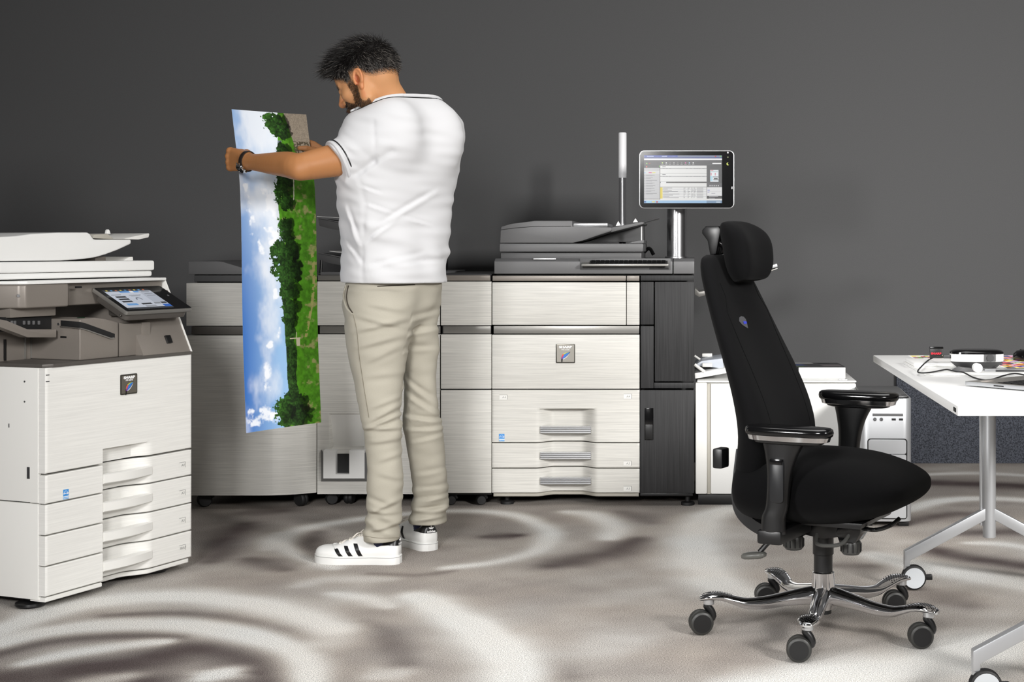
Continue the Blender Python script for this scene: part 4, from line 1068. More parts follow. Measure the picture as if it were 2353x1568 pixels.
# scanner base, white rim
y0 = .08
sb = [(-.06, y0 + .10), (-.012, y0 + .012), (.004, y0), (.165, y0 - .004), (.205, y0 + .035), (CW - .012, y0 + .035), (CW - .012, CD - .05), (-.06, CD - .05)]
prism('scanner_base', sb, 'z', .899, .970, M_taupe, cp, .006, 3)
prism('scanner_rim', [(-.065, y0 + .10), (-.016, y0 + .008), (.004, y0 - .004), (.17, y0 - .008), (CW - .006, y0 + .022), (CW - .006, CD - .045), (-.065, CD - .045)], 'z', .9705, .980, M_whiteG, cp, .003)
p = L(18, 676, y0 + .02); lathe('screw', [(0, 0), (.005, 0), (.0045, .002), (0, .002)], (-.014, y0 + .013, .937), M_steel, cp, (-.6, -.8, 0), 14)
p = L(181, 660, y0 - .004); bx('usb_port', p[0] - .012, p[0] + .012, y0 - .0055, y0 + .0, p[1] - .003, p[1] + .003, M_black, cp, .0006)
# platen lid (two layers) and document feeder
yl = .145
bx('lid_lower', -.03, .617, yl + .006, .58, .984, 1.003, M_whiteG, cp, .008, 3)
bx('lid_upper', -.035, .622, yl, .585, 1.004, 1.0375, M_whiteG, cp, .008, 3)
ya = .16
ad = [LZ(*p, ya) for p in ((20, 438), (20, 195), (150, 187), (330, 163), (600, 150), (880, 150), (905, 165), (935, 212), (960, 221), (1314, 222), (1314, 264), (1180, 325), (1060, 370), (960, 398), (850, 415), (620, 432))]
ad[0] = (-.03, ad[0][1]); ad[1] = (-.03, ad[1][1])
fe = prism('document_feeder', ad, 'y', ya, .52, M_whiteG, cp, .006, 3)
prism('feeder_cavity', [LZ(*p, ya + .012) for p in ((925, 208), (945, 170), (1080, 165), (1140, 217))], 'y', ya + .012, .5, M_beige, cp, .002)
tr = [LZ(*p, ya + .1) for p in ((1085, 215), (1200, 190), (1355, 158), (1358, 172), (1350, 200), (1250, 222))]
prism('input_tray', tr, 'y', ya + .04, .50, M_white, cp, .003)
g = [LZ(*p, ya + .16) for p in ((1070, 162), (1078, 125), (1086, 118), (1098, 130), (1108, 165))]
prism('paper_guide', g, 'y', ya + .16, ya + .17, M_whiteG, cp, .001)
prism('paper_guide', [LZ(*p, ya + .3) for p in ((1120, 200), (1180, 165), (1230, 165), (1180, 205))], 'y', ya + .3, ya + .31, M_white, cp, .001)
prism('exit_stop', [LZ(*p, ya + .06) for p in ((1225, 436), (1290, 398), (1330, 393), (1335, 425), (1320, 436))], 'y', ya + .06, .46, M_white, cp, .002)
prism('exit_shadow_block', [LZ(*p, ya + .08) for p in ((955, 436), (955, 405), (1060, 390), (1060, 436))], 'y', ya + .08, .45, M_taupe, cp, .002)
bx('feeder_vent', -.028, .05, ya + .1, .45, ad[3][1] - .004, ad[3][1] + .002, M_grey, cp, .001)
# tilted touch panel
tl = math.atan2(.075, .14)
TM = Matrix.Translation((.302, -.028, .876)) @ Matrix.Rotation(tl, 4, 'X')      # local x right, y up the panel, z out of the glass
tw, th_ = .306, .160
me = from_bm(prism_bm(rrect(0, tw, 0, th_, .008, 4), 'z', -.010, .002, .002, 2)); me.transform(TM); tp_ = put('touch_panel', me, M_band, cp, 'auto')
me = from_bm(prism_bm(rrect(.012, tw - .008, .006, th_ - .012, .02, 5), 'z', -.034, -.009, .006, 2)); me.transform(TM); put('panel_housing', me, M_taupeD, tp_, 'auto')
me = from_bm(prism_bm(rrect(.004, tw - .004, .004, th_ - .004, .006, 4), 'z', .001, .0032)); me.transform(TM); put('glass', me, M_blackG, tp_, 'auto')
Q = []
sW, sH = .205, .125
def s2(a, b, c, d, col): Q.append((R4(a * sW, sH - d * sH, c * sW, sH - b * sH), rgb(*col)))
s2(0, 0, 1, 1, (196, 202, 214)); s2(0, 0, 1, .09, (40, 44, 52)); s2(.3, .09, .72, .17, (96, 152, 214)); s2(.52, .09, .6, .17, (230, 236, 240)); s2(.72, .09, 1, .78, (178, 184, 196)); s2(0, .93, 1, 1, (50, 54, 60))
for i in range(3): s2(.08, .34 + i * .12, .3, .42 + i * .12, (44, 46, 52))
s2(.1, .72, .33, .82, (110, 160, 214)); s2(.42, .72, .64, .80, (50, 52, 56)); s2(.44, .84, .68, .92, (160, 164, 172)); s2(.4, .3, .66, .32, (110, 114, 120)); s2(.42, .35, .62, .37, (120, 124, 130))
s2(.84, .82, 1, .95, (50, 104, 190)); s2(.86, .7, .98, .78, (60, 62, 66)); s2(.7, .72, .84, .79, (140, 144, 150)); s2(.76, .14, .94, .16, (100, 104, 110)); s2(.78, .24, .96, .26, (110, 114, 120)); s2(.78, .34, .97, .36, (120, 124, 130)); s2(.04, .26, .25, .28, (100, 104, 110))
for i in range(9): s2(.05 + i * .1, .02, .09 + i * .1, .07, [(210, 190, 80), (90, 150, 200), (190, 110, 70)][i % 3])
arc = [(.50 + .07 * math.cos(t), .56 - .13 * math.sin(t)) for t in [i * math.pi / 10 for i in range(11)]] + [(.50 + .045 * math.cos(t), .56 - .08 * math.sin(t)) for t in [math.pi - i * math.pi / 10 for i in range(11)]]
Q.append(([(a * sW, sH - b * sH) for a, b in arc], rgb(120, 126, 136)))
me = paint_me(Q, .00006); me.transform(TM @ Matrix.Translation((.022, .014, .0034))); put('screen', me, M_screen, tp_)
me = lathe_me([(0, 0), (.004, 0), (.004, .0006), (0, .0006)], (tw - .03, .09, .0032), n=14); me.transform(TM); put('home_key', me, M_silver, tp_)
me = lathe_me([(0, 0), (.004, 0), (.0035, .002), (0, .002)], (.0, .02, -.02), (-1, 0, 0), 12); me.transform(TM); put('screw', me, M_steel, tp_)
bx('panel_arm', .38, .56, .04, .12, .86, .905, M_taupeD, cp, .006)
# ------------------------------------------------------------------ swivel chair, local x = forward, y = its left, z up
CHX, CHY, CHA = .358, 4.262, math.atan2(-.436, .9)
ch = thing('office_chair', 'black high-back office chair with headrest, armrests and polished five-star base', 'chair', (CHX, CHY, 0), CHA)
def superring(cx, cy, cz, a, b, ex, ey, n=36, e=2.6):
    """superellipse ring: half-size a along ex, b along ey"""
    ex, ey = Vector(ex), Vector(ey)
    out = []
    for i in range(n):
        t = 2 * math.pi * i / n
        c, s = math.cos(t), math.sin(t)
        out.append(Vector((cx, cy, cz)) + ex * (a * abs(c) ** (2 / e) * (1 if c >= 0 else -1)) + ey * (b * abs(s) ** (2 / e) * (1 if s >= 0 else -1)))
    return out
def resample(rows, k=5):
    """smooth rows of numbers"""
    rows = np.array(rows, float)
    out = []
    n = len(rows)
    for i in range(n - 1):
        p0, p1, p2, p3 = rows[max(i - 1, 0)], rows[i], rows[i + 1], rows[min(i + 2, n - 1)]
        for j in range(k):
            t = j / k
            out.append(0.5 * (2 * p1 + (p2 - p0) * t + (2 * p0 - 5 * p1 + 4 * p2 - p3) * t * t + (3 * p1 - p0 - 3 * p2 + p3) * t ** 3))
    out.append(rows[-1])
    return out
# five-star base
rnd = random.Random(2)
hub = lathe('base_hub', [(.0, .062), (.028, .062), (.032, .075), (.036, .10), (.033, .13), (.031, .165), (.028, .168), (0, .168)], (0, 0, 0), M_chrome, ch, n=36)
angs = [186, 258, 326, 40, 113]
casang = [190, 176, 184, 186, 182]
for i, aw in enumerate(angs):
    a = math.radians(aw) - CHA
    dx, dy = math.cos(a), math.sin(a)
    e = Vector((dx, dy, 0)); s = Vector((-dy, dx, 0)); up = Vector((0, 0, 1))
    rows = resample([(.0, .104, .026, .026), (.04, .102, .025, .024), (.10, .095, .023, .0195), (.16, .085, .021, .017), (.215, .083, .021, .0145), (.25, .092, .024, .0125), (.29, .104, .028, .0105), (.325, .105, .027, .0095), (.352, .099, .014, .006)], 4)
    rings = [[e * r + up * z + s * (hw * math.cos(t)) + up * (hh * math.sin(t) * (1.0 if math.sin(t) > 0 else 1.15)) for t in [2 * math.pi * k / 20 for k in range(20)]] for r, z, hw, hh in rows]
    leg = put('base_leg', loft_me(rings), M_chrome, ch, True)
    # grip studs on the leg tip: small real bumps joined into one part
    V, F = [], []
    for j in range(9):
        for k in range(-4, 5):
            r = .262 + j * .0095 + (k % 2) * .0045
            w_ = .0052 * k
            hw_ = np.interp(r, [x[0] for x in rows], [x[2] for x in rows]); zc = np.interp(r, [x[0] for x in rows], [x[1] for x in rows]); hh_ = np.interp(r, [x[0] for x in rows], [x[3] for x in rows])
            if abs(w_) > hw_ * .85: continue
            zt = zc + hh_ * math.sqrt(max(0, 1 - (w_ / hw_) ** 2))
            b = len(V)
            c0 = e * r + s * w_ + up * zt
            for m in range(6): V.append(c0 + e * .0022 * math.cos(m * math.pi / 3) + s * .0022 * math.sin(m * math.pi / 3) - up * .0006)
            V.append(c0 + up * .0016)
            for m in range(6): F.append((b + m, b + (m + 1) % 6, b + 6))
    g = put('grip_studs', from_py(V, F), M_black, leg); g['kind'] = 'stuff'
    lathe('leg_collar', [(.014, 0), (.0155, .002), (.0155, .014), (.012, .015)], e * .325 + up * .082, M_silver, leg, n=20)
    # caster, trailing towards the left of the picture
    ca = math.radians(casang[i]) - CHA
    te = Vector((math.cos(ca), math.sin(ca), 0)); tax = Vector((-te.y, te.x, 0))
    wr = .0335
    wc = e * .325 + te * .022 + up * wr
    c = lathe('caster', [(0, -.024), (wr * .78, -.024), (wr * .93, -.021), (wr, -.015), (wr, -.006), (wr * .93, -.002), (wr * .8, 0), (wr * .93, .002), (wr, .006), (wr, .015), (wr * .93, .021), (wr * .78, .024), (0, .024)], wc, M_wheel, ch, tax, 32)
    for sg in (-1, 1): lathe('wheel_cap', [(0, 0), (wr * .72, 0), (wr * .76, .0008), (0, .0014)], wc + tax * sg * .024, M_black, c, tax * sg, 24)
    hood = [wc - te * (wr * .2) + up * (wr * .05), wc - te * (wr * .95) + up * (wr * .35), wc - te * (wr * .85) + up * (wr * .9), wc - te * (wr * .5) + up * (wr * 1.35), e * .325 + up * .084]
    tube('caster_fork', spline(hood, 4), [.011] * (len(spline(hood, 4)) - 1) + [.011], M_black, c, 12)
# gas column
lathe('gas_column', [(.0235, .05), (.0235, .066), (.0265, .165), (.0265, .215), (.0295, .217), (.0295, .30), (.026, .302)], (0, 0, 0), M_black, ch, n=32)
# mechanism
mech = prism('mechanism', [(-.10, .285), (.02, .268), (.10, .285), (.12, .33), (-.14, .335), (-.15, .31)], 'y', -.055, .055, M_black, ch, .006)
prism('under_plate', [(-.13, .318), (.155, .318), (.165, .335), (-.14, .335)], 'y', -.13, .13, M_black, mech, .004)
# back carrier: curved black arm from mechanism to backrest
cr = resample([(-.05, .285, .055), (-.11, .268, .055), (-.18, .283, .052), (-.232, .318, .048), (-.248, .365, .045), (-.246, .42, .04), (-.238, .50, .035)], 5)
rings = []
for i, (x, z, hw) in enumerate(cr):
    a, b = cr[max(i - 1, 0)], cr[min(i + 1, len(cr) - 1)]
    t = Vector((b[0] - a[0], 0, b[1] - a[1])).normalized(); nrm = Vector((-t.z, 0, t.x))
    rings.append([Vector((x, 0, z)) + nrm * sy * .016 + Vector((0, sx * hw, 0)) for sx, sy in ((1, 1), (1, -1), (-1, -1), (-1, 1))])
put('back_carrier', loft_me(rings), M_black, ch, 'auto')
# knobs, levers
for x, y, z in ((-.055, -.085, .262), (.105, -.06, .258)):
    k = lathe('knob', [(0, -.022), (.022, -.022), (.027, -.016), (.028, .010), (.025, .016), (0, .016)], (x, y, z), mat('knob_grey', rgb(62, 62, 60), .35), ch, n=24)
    for j in range(12):
        a = j * math.pi / 6
        bx('knob_rib', x + .0278 * math.cos(a) - .0018, x + .0278 * math.cos(a) + .0018, y + .0278 * math.sin(a) - .0018, y + .0278 * math.sin(a) + .0018, z - .014, z + .009, M_black, k, .0006, 1)
    lathe('knob_shaft', [(.010, 0), (.010, .05)], (x, y, z + .014), M_black, k, n=14)
tube('recline_lever', spline([(-.05, -.09, .30), (-.10, -.12, .275), (-.135, -.14, .235)], 5), .0075, M_black, ch, 10)
put('lever_pad', loft_me([superring(-.150, -.145, .226 + dz, .036 * k, .020 * k, (1, .1, .12), (0, 1, 0), 24) for dz, k in ((-.009, .75), (-.005, .97), (.002, 1), (.007, .85), (.009, .5))]), mat('lever_grey', rgb(92, 92, 88), .35), ch, True)
tube('seat_slide_loop', spline([(.02, -.10, .29), (.03, -.125, .27), (.065, -.13, .268), (.10, -.12, .275), (.115, -.09, .30)], 6), .0055, mat('lever_grey2', rgb(70, 70, 68), .3), ch, 10)
prism('bellows', [(.085, .33), (.15, .335), (.145, .30), (.13, .275), (.085, .272), (.075, .30)], 'y', -.10, -.03, M_blackG, ch, .004)
tube('front_rail', spline([(.10, -.06, .315), (.17, -.06, .308), (.215, -.05, .322), (.235, -.03, .34)], 6), .006, M_blackG, ch, 10)
# seat cushion: thick, domed, narrowing at the front
rows = resample([(-.215, .10, .400, .045), (-.205, .17, .400, .076), (-.17, .218, .400, .092), (-.08, .240, .403, .098), (.03, .245, .405, .098), (.12, .238, .407, .088), (.19, .220, .410, .068), (.245, .185, .412, .043), (.275, .13, .412, .023), (.283, .06, .411, .010)], 4)
rings = []
for x, hw, zc, hz in rows:
    ring = []
    for k in range(40):
        t = 2 * math.pi * k / 40
        c, s = math.cos(t), math.sin(t)
        yy = hw * abs(c) ** (2 / 2.7) * (1 if c >= 0 else -1)
        zz_ = hz * abs(s) ** (2 / 2.7) * (1 if s >= 0 else -1)
        if s < 0: zz_ *= .95; yy *= 1 - .22 * abs(s)
        zz_ += .012 * (1 - (yy / .25) ** 2) * (1 if s > 0 else 0)
        ring.append(Vector((x, yy, zc + zz_)))
    rings.append(ring)
put('seat', loft_me(rings), M_fabric, ch, True)
# backrest: rows of (z, forward position, half width, half thickness)
rows = resample([(.335, -.165, .09, .030), (.350, -.170, .15, .045), (.40, -.172, .185, .056), (.47, -.158, .205, .064), (.55, -.150, .213, .064), (.63, -.165, .213, .058), (.72, -.195, .205, .050), (.82, -.235, .188, .044), (.92, -.272, .165, .040), (1.00, -.300, .142, .036), (1.045, -.312, .115, .030), (1.060, -.316, .075, .016)], 4)
rings = []
for i, (z, x, hw, ht) in enumerate(rows):
    ring = []
    for k in range(44):
        t = 2 * math.pi * k / 44
        c, s = math.cos(t), math.sin(t)
        yy = hw * abs(c) ** (2 / 2.8) * (1 if c >= 0 else -1)
        xx_ = ht * abs(s) ** (2 / 2.2) * (1 if s >= 0 else -1)
        xx_ += .10 * (yy / .21) ** 2 * .35 - .012
        ring.append(Vector((x + xx_, yy, z)))
    rings.append(ring)
bk = put('backrest', loft_me(rings), M_fabric, ch, True)
bv = BVHTree.FromPolygons([v for r in rings for v in r], [tuple(p.vertices) for p in bk.data.polygons])
def onback(y, z, off):
    h = bv.ray_cast(Vector((.5, y, z)), Vector((-1, 0, 0)))
    return (h[0] + h[1] * (off if h[1].x > 0 else -off)) if h[0] else Vector((0, y, z))
lg = [onback(-.060 + .030 * a, .868 + .017 * b, .0014) for a, b in ((-.95, .25), (-.6, .8), (0, 1), (.6, .85), (.9, .4), (.8, -.3), (.6, -1.1), (.1, -.8), (-.55, -.35))]
put('logo_badge', from_py(lg, [tuple(range(len(lg)))]), mat('badge_grey', rgb(110, 110, 114), .35, metal=.5), bk)
lg2 = [onback(-.050 + .012 * a, .866 + .004 * b, .0024) for a, b in ((-1, -1), (1, -.7), (1, .8), (-1, 1))]
put('logo_mark', from_py(lg2, [(0, 1, 2, 3)]), mat('logo_blue', rgb(60, 70, 190), .4), bk)
for sg in (-1, 1):      # piping seams along the front
    tube('seam', [onback(sg * (.115 if z > .9 else .14), z, .0008) for z in [.46 + .04 * k for k in range(14)]], .0010, M_fabric, bk, 6)
bx('lumbar_knob', -.245, -.215, -.215, -.165, .47, .525, M_black, ch, .006)
# headrest
rows = resample([(-.090, .058, .020), (-.083, .082, .034), (-.05, .098, .047), (.0, .103, .050), (.04, .100, .046), (.066, .086, .038), (.084, .062, .024), (.089, .035, .012)], 4)
rings = []
HM = Matrix.Translation((-.238, 0, 1.074)) @ Matrix.Rotation(math.radians(-9), 4, 'Y')
for z, hw, ht in rows:
    ring = []
    for k in range(40):
        t = 2 * math.pi * k / 40
        c, s = math.cos(t), math.sin(t)
        yy = hw * abs(c) ** (2 / 2.5) * (1 if c >= 0 else -1)
        xx_ = ht * abs(s) ** (2 / 2.3) * (1 if s >= 0 else -1) + .035 * (yy / .10) ** 2 - .012 - 3.2 * max(0, z) ** 2 
        ring.append(HM @ Vector((xx_, yy, z)))
    rings.append(ring)
put('headrest', loft_me(rings), M_fabric, ch, True)
# headrest mechanism behind it
tube('headrest_stem', spline([(-.325, 0, .95), (-.338, 0, 1.01), (-.332, 0, 1.06), (-.325, 0, 1.10)], 5), .012, M_black, ch, 12, flat=(2.0, .8))
lathe('pivot_bolt', [(0, 0), (.014, 0), (.016, .003), (.016, .008), (.009, .009), (.009, .012), (0, .012)], (-.338, -.030, 1.030), M_silver, ch, (0, -1, 0), 24)
bx('pivot_block', -.355, -.305, -.030, .030, 1.018, 1.052, M_black, ch, .008)
tube('headrest_arm', spline([(-.352, -.012, 1.128), (-.318, -.01, 1.098), (-.286, -.006, 1.078), (-.255, 0, 1.075)], 5), .011, M_blackG, ch, 12)
prism('headrest_bracket', [(-.366, 1.132), (-.355, 1.144), (-.312, 1.144), (-.306, 1.130), (-.320, 1.062), (-.340, 1.058), (-.348, 1.10), (-.366, 1.122)], 'y', -.030, -.012, M_black, ch, .005)
prism('headrest_bracket', [(-.366, 1.132), (-.355, 1.144), (-.312, 1.144), (-.306, 1.130), (-.320, 1.062), (-.340, 1.058), (-.348, 1.10), (-.366, 1.122)], 'y', .012, .030, M_black, ch, .005)
# armrests
for sg, az, ax_ in ((-1, .592, -.005), (1, .640, .0)):
    y = sg * .265
    arm = put('arm_pad', loft_me([superring(ax_ + .01, y, az + dz, .123 * k, .042 * k2, (1, 0, 0), (0, 1, 0), 40, 3.2) for dz, k, k2 in ((-.012, .955, .90), (-.008, .985, .97), (.0, 1, 1), (.008, .985, .95), (.012, .94, .8), (.0135, .85, .6))]), M_blackG, ch, True)
    put('chrome_strip', loft_me([superring(ax_ + .01, y, az + dz, .118 * k, .040 * k, (1, 0, 0), (0, 1, 0), 40, 3.2) for dz, k in ((-.0255, .90), (-.024, .95), (-.0115, .985), (-.011, .96))]), M_chrome, arm, 'auto')
    put('pad_base', loft_me([superring(ax_ + .01, y, az + dz, .10 * k, .034 * k, (1, 0, 0), (0, 1, 0), 30, 3) for dz, k in ((-.034, .8), (-.031, .95), (-.025, 1))]), M_black, arm, 'auto')
    rows = resample([(az - .028, ax_ - .005, .060, .024), (az - .07, ax_ - .012, .044, .022), (az - .12, ax_ - .017, .034, .021), (az - .20, ax_ - .024, .031, .020), (.36, ax_ - .034, .032, .021), (.315, ax_ - .036, .034, .021)], 4)
    up_ = put('arm_post', loft_me([superring(x, y, z, a, b, (1, 0, 0), (0, 1, 0), 28, 2.8) for z, x, a, b in rows]), M_black, ch, True)
    bm_ = prism_bm(rrect(ax_ - .036, ax_ + .004, az - .19, az - .075, .012, 5), 'y', y + sg * .0195, y + sg * .026, .003, 2)
    put('height_slider', from_bm(bm_), mat('satin_black', rgb(30, 31, 33), .3), up_, 'auto')
    bx('slider_button', ax_ - .034, ax_ + .002, y + sg * .026 - .006, y + sg * .026 + .006, az - .088, az - .072, M_blackG, up_, .004)
    bx('arm_bracket', ax_ - .075, ax_ - .005, min(sg * .06, sg * .287), max(sg * .06, sg * .287), .288, .326, M_black, ch, .008)
# ------------------------------------------------------------------ implicit surfaces for the soft shapes
class Field:
    def __init__(s, lo, hi, h):
        s.lo = np.array(lo, float); s.h = h
        s.n = np.ceil((np.array(hi, float) - s.lo) / h).astype(int) + 1
        s.a = np.full(s.n, 0.2, np.float32)
    def block(s, lo, hi):
        i0 = np.clip(np.floor((np.array(lo) - s.lo) / s.h).astype(int), 0, s.n - 1)
        i1 = np.clip(np.ceil((np.array(hi) - s.lo) / s.h).astype(int) + 1, 1, s.n)
        ax = [(s.lo[k] + s.h * np.arange(i0[k], i1[k])).astype(np.float32) for k in range(3)]
        return tuple(slice(i0[k], i1[k]) for k in range(3)), ax[0][:, None, None], ax[1][None, :, None], ax[2][None, None, :]
    def add(s, fn, lo, hi, k=0.0):
        sl, x, y, z = s.block(lo, hi)
        d = fn(x, y, z); a = s.a[sl]
        if k <= 0: s.a[sl] = np.minimum(a, d)
        else:
            h = np.clip(.5 + .5 * (a - d) / k, 0, 1)
            s.a[sl] = a * (1 - h) + d * h - k * h * (1 - h)
    def cut(s, fn, lo, hi, k=0.004):
        sl, x, y, z = s.block(lo, hi)
        d = -fn(x, y, z); a = s.a[sl]
        h = np.clip(.5 - .5 * (a - d) / k, 0, 1)
        s.a[sl] = a * (1 - h) + d * h + k * h * (1 - h)
    def cone(s, p, q, r0, r1, k=0.0, cut=False):
        p, q = np.array(p, float), np.array(q, float)
        m = max(r0, r1) + k + 3 * s.h
        def fn(x, y, z):
            b = q - p; bb = b @ b + 1e-12
            t = np.clip(((x - p[0]) * b[0] + (y - p[1]) * b[1] + (z - p[2]) * b[2]) / bb, 0, 1)
            return np.sqrt((x - p[0] - t * b[0]) ** 2 + (y - p[1] - t * b[1]) ** 2 + (z - p[2] - t * b[2]) ** 2) - (r0 + (r1 - r0) * t)
        (s.cut if cut else s.add)(fn, np.minimum(p, q) - m, np.maximum(p, q) + m, k or 0.0)
    def ell(s, c, r, R=None, k=0.0, cut=False):
        c = np.array(c, float); r = np.array(r, float); R = np.eye(3) if R is None else np.array(R, float)
        m = max(r) + k + 3 * s.h
        def fn(x, y, z):
            dx, dy, dz = x - c[0], y - c[1], z - c[2]
            q = [dx * R[0, i] + dy * R[1, i] + dz * R[2, i] for i in range(3)]
            k0 = np.sqrt(sum((q[i] / r[i]) ** 2 for i in range(3))); k1 = np.sqrt(sum((q[i] / r[i] ** 2) ** 2 for i in range(3))) + 1e-6
            return k0 * (k0 - 1) / k1
        (s.cut if cut else s.add)(fn, c - m, c + m, k or 0.0)
    def mesh(s, smooth=1):
        a = s.a; S = a < 0
        nx, ny, nz = s.n
        def cid(i, j, k): return (i * ny + j) * nz + k
        cells, pos, quads = [], [], []
        for ax in range(3):
            sl0 = [slice(None)] * 3; sl1 = [slice(None)] * 3
            sl0[ax] = slice(0, -1); sl1[ax] = slice(1, None)
            I = np.argwhere(S[tuple(sl0)] != S[tuple(sl1)])
            ok = np.ones(len(I), bool)
            for o in range(3):
                if o != ax: ok &= (I[:, o] > 0) & (I[:, o] < s.n[o] - 1)
            I = I[ok]; J = I.copy(); J[:, ax] += 1
            v0 = a[I[:, 0], I[:, 1], I[:, 2]]; v1 = a[J[:, 0], J[:, 1], J[:, 2]]
            t = v0 / (v0 - v1)
            p = I.astype(np.float32); p[:, ax] += t
            b, c = (ax + 1) % 3, (ax + 2) % 3
            cc = []
            for db, dc in ((-1, -1), (0, -1), (0, 0), (-1, 0)):
                K = I.copy(); K[:, b] += db; K[:, c] += dc
                cc.append(cid(K[:, 0], K[:, 1], K[:, 2]))
            q = np.stack(cc, 1)
            flip = v0 > 0
            q[flip] = q[flip][:, ::-1]
            quads.append(q)
            for w in cc: cells.append(w); pos.append(p)
        cells = np.concatenate(cells); pos = np.concatenate(pos); quads = np.concatenate(quads)
        u, inv = np.unique(cells, return_inverse=True)
        cnt = np.bincount(inv)
        V = np.stack([np.bincount(inv, pos[:, i]) / cnt for i in range(3)], 1)
        Q = np.searchsorted(u, quads)
        for _ in range(smooth):
            A = np.zeros_like(V); n = np.zeros(len(V))
            for i in range(4):
                j = (i + 1) % 4
                for p_, q_ in ((i, j), (j, i)):
                    np.add.at(A, Q[:, p_], V[Q[:, q_]]) if False else None
                    for c in range(3): A[:, c] += np.bincount(Q[:, p_], V[Q[:, q_], c], len(V))
                    n += np.bincount(Q[:, p_], minlength=len(V))
            V = V * .5 + .5 * A / n[:, None]
        return (V * s.h + s.lo).astype(np.float32), Q
def sines(seed, freq, aniso, n=7):
    r = np.random.RandomState(seed)
    K = r.normal(size=(n, 3)) * np.array(aniso) * freq * 2 * math.pi; ph = r.uniform(0, 6.28, n)
    def fn(x, y, z): return sum(np.sin(x * K[i, 0] + y * K[i, 1] + z * K[i, 2] + ph[i]) for i in range(n)) / math.sqrt(n)
    return fn
def loft_fn(rows, yaw, nexp=2.4):
    """rows: z, cx, cy, half along lateral axis, half along forward axis"""
    R = np.array(sorted(rows), float)
    cl, sl_ = math.cos(yaw), math.sin(yaw)
    def fn(x, y, z):
        zz = z.ravel()
        I = [np.interp(zz, R[:, 0], R[:, i])[None, None, :] for i in range(1, 5)]
        dx, dy = x - I[0], y - I[1]
        u = dx * -cl + dy * -sl_; v = dx * -sl_ + dy * cl
        d = ((np.abs(u / I[2]) ** nexp + np.abs(v / I[3]) ** nexp) ** (1 / nexp) - 1) * np.minimum(I[2], I[3])
        return np.maximum(d, np.maximum(R[0, 0] - z, z - R[-1, 0]))
    lo = [(R[:, 1] - np.maximum(R[:, 3], R[:, 4])).min() - .05, (R[:, 2] - np.maximum(R[:, 3], R[:, 4])).min() - .05, R[0, 0] - .04]
    hi = [(R[:, 1] + np.maximum(R[:, 3], R[:, 4])).max() + .05, (R[:, 2] + np.maximum(R[:, 3], R[:, 4])).max() + .05, R[-1, 0] + .04]
    return fn, lo, hi
def sil_rows(tab, ratio, fac, k=4):
    """silhouette table (py, left px, right px, depth) -> loft rows"""
    out = []
    for py, l, r, d in resample(tab, k):
        half = (r - l) / 2 * d / FPX
        q = ratio(py) if callable(ratio) else ratio
        fc = fac or 1.03 * math.sqrt(.413 + .587 * q * q)
        out.append((Z(py, d), X((l + r) / 2, d), d, half / fc, half / fc * q))
    return out
def shirt_ratio(py): return float(np.interp(py, [200, 400, 520, 655], [.62, .62, .68, .82]))

# ------------------------------------------------------------------ the man
YAW = math.radians(50)
FWD = Vector((-math.sin(YAW), math.cos(YAW), 0)); LEFT = Vector((-math.cos(YAW), -math.sin(YAW), 0))
man = thing('person', 'man in white T-shirt, beige trousers and white sneakers holding up a long landscape print', 'person', (X(900, 5.22), 5.22, 0), 0, True)
M_skin = mat('skin', rgb(205, 150, 110), .5, spec=.35, attr='Col', sss=.12, bump=(260, .12, .002))
M_shirt = mat('white_jersey', rgb(203, 203, 205), .9, spec=.15, sheen=.1, bump=(1200, .1, .0006))
M_chino = mat('beige_chino', rgb(172, 167, 154), .9, spec=.12, bump=(1400, .15, .0006), noise=(900, .05))

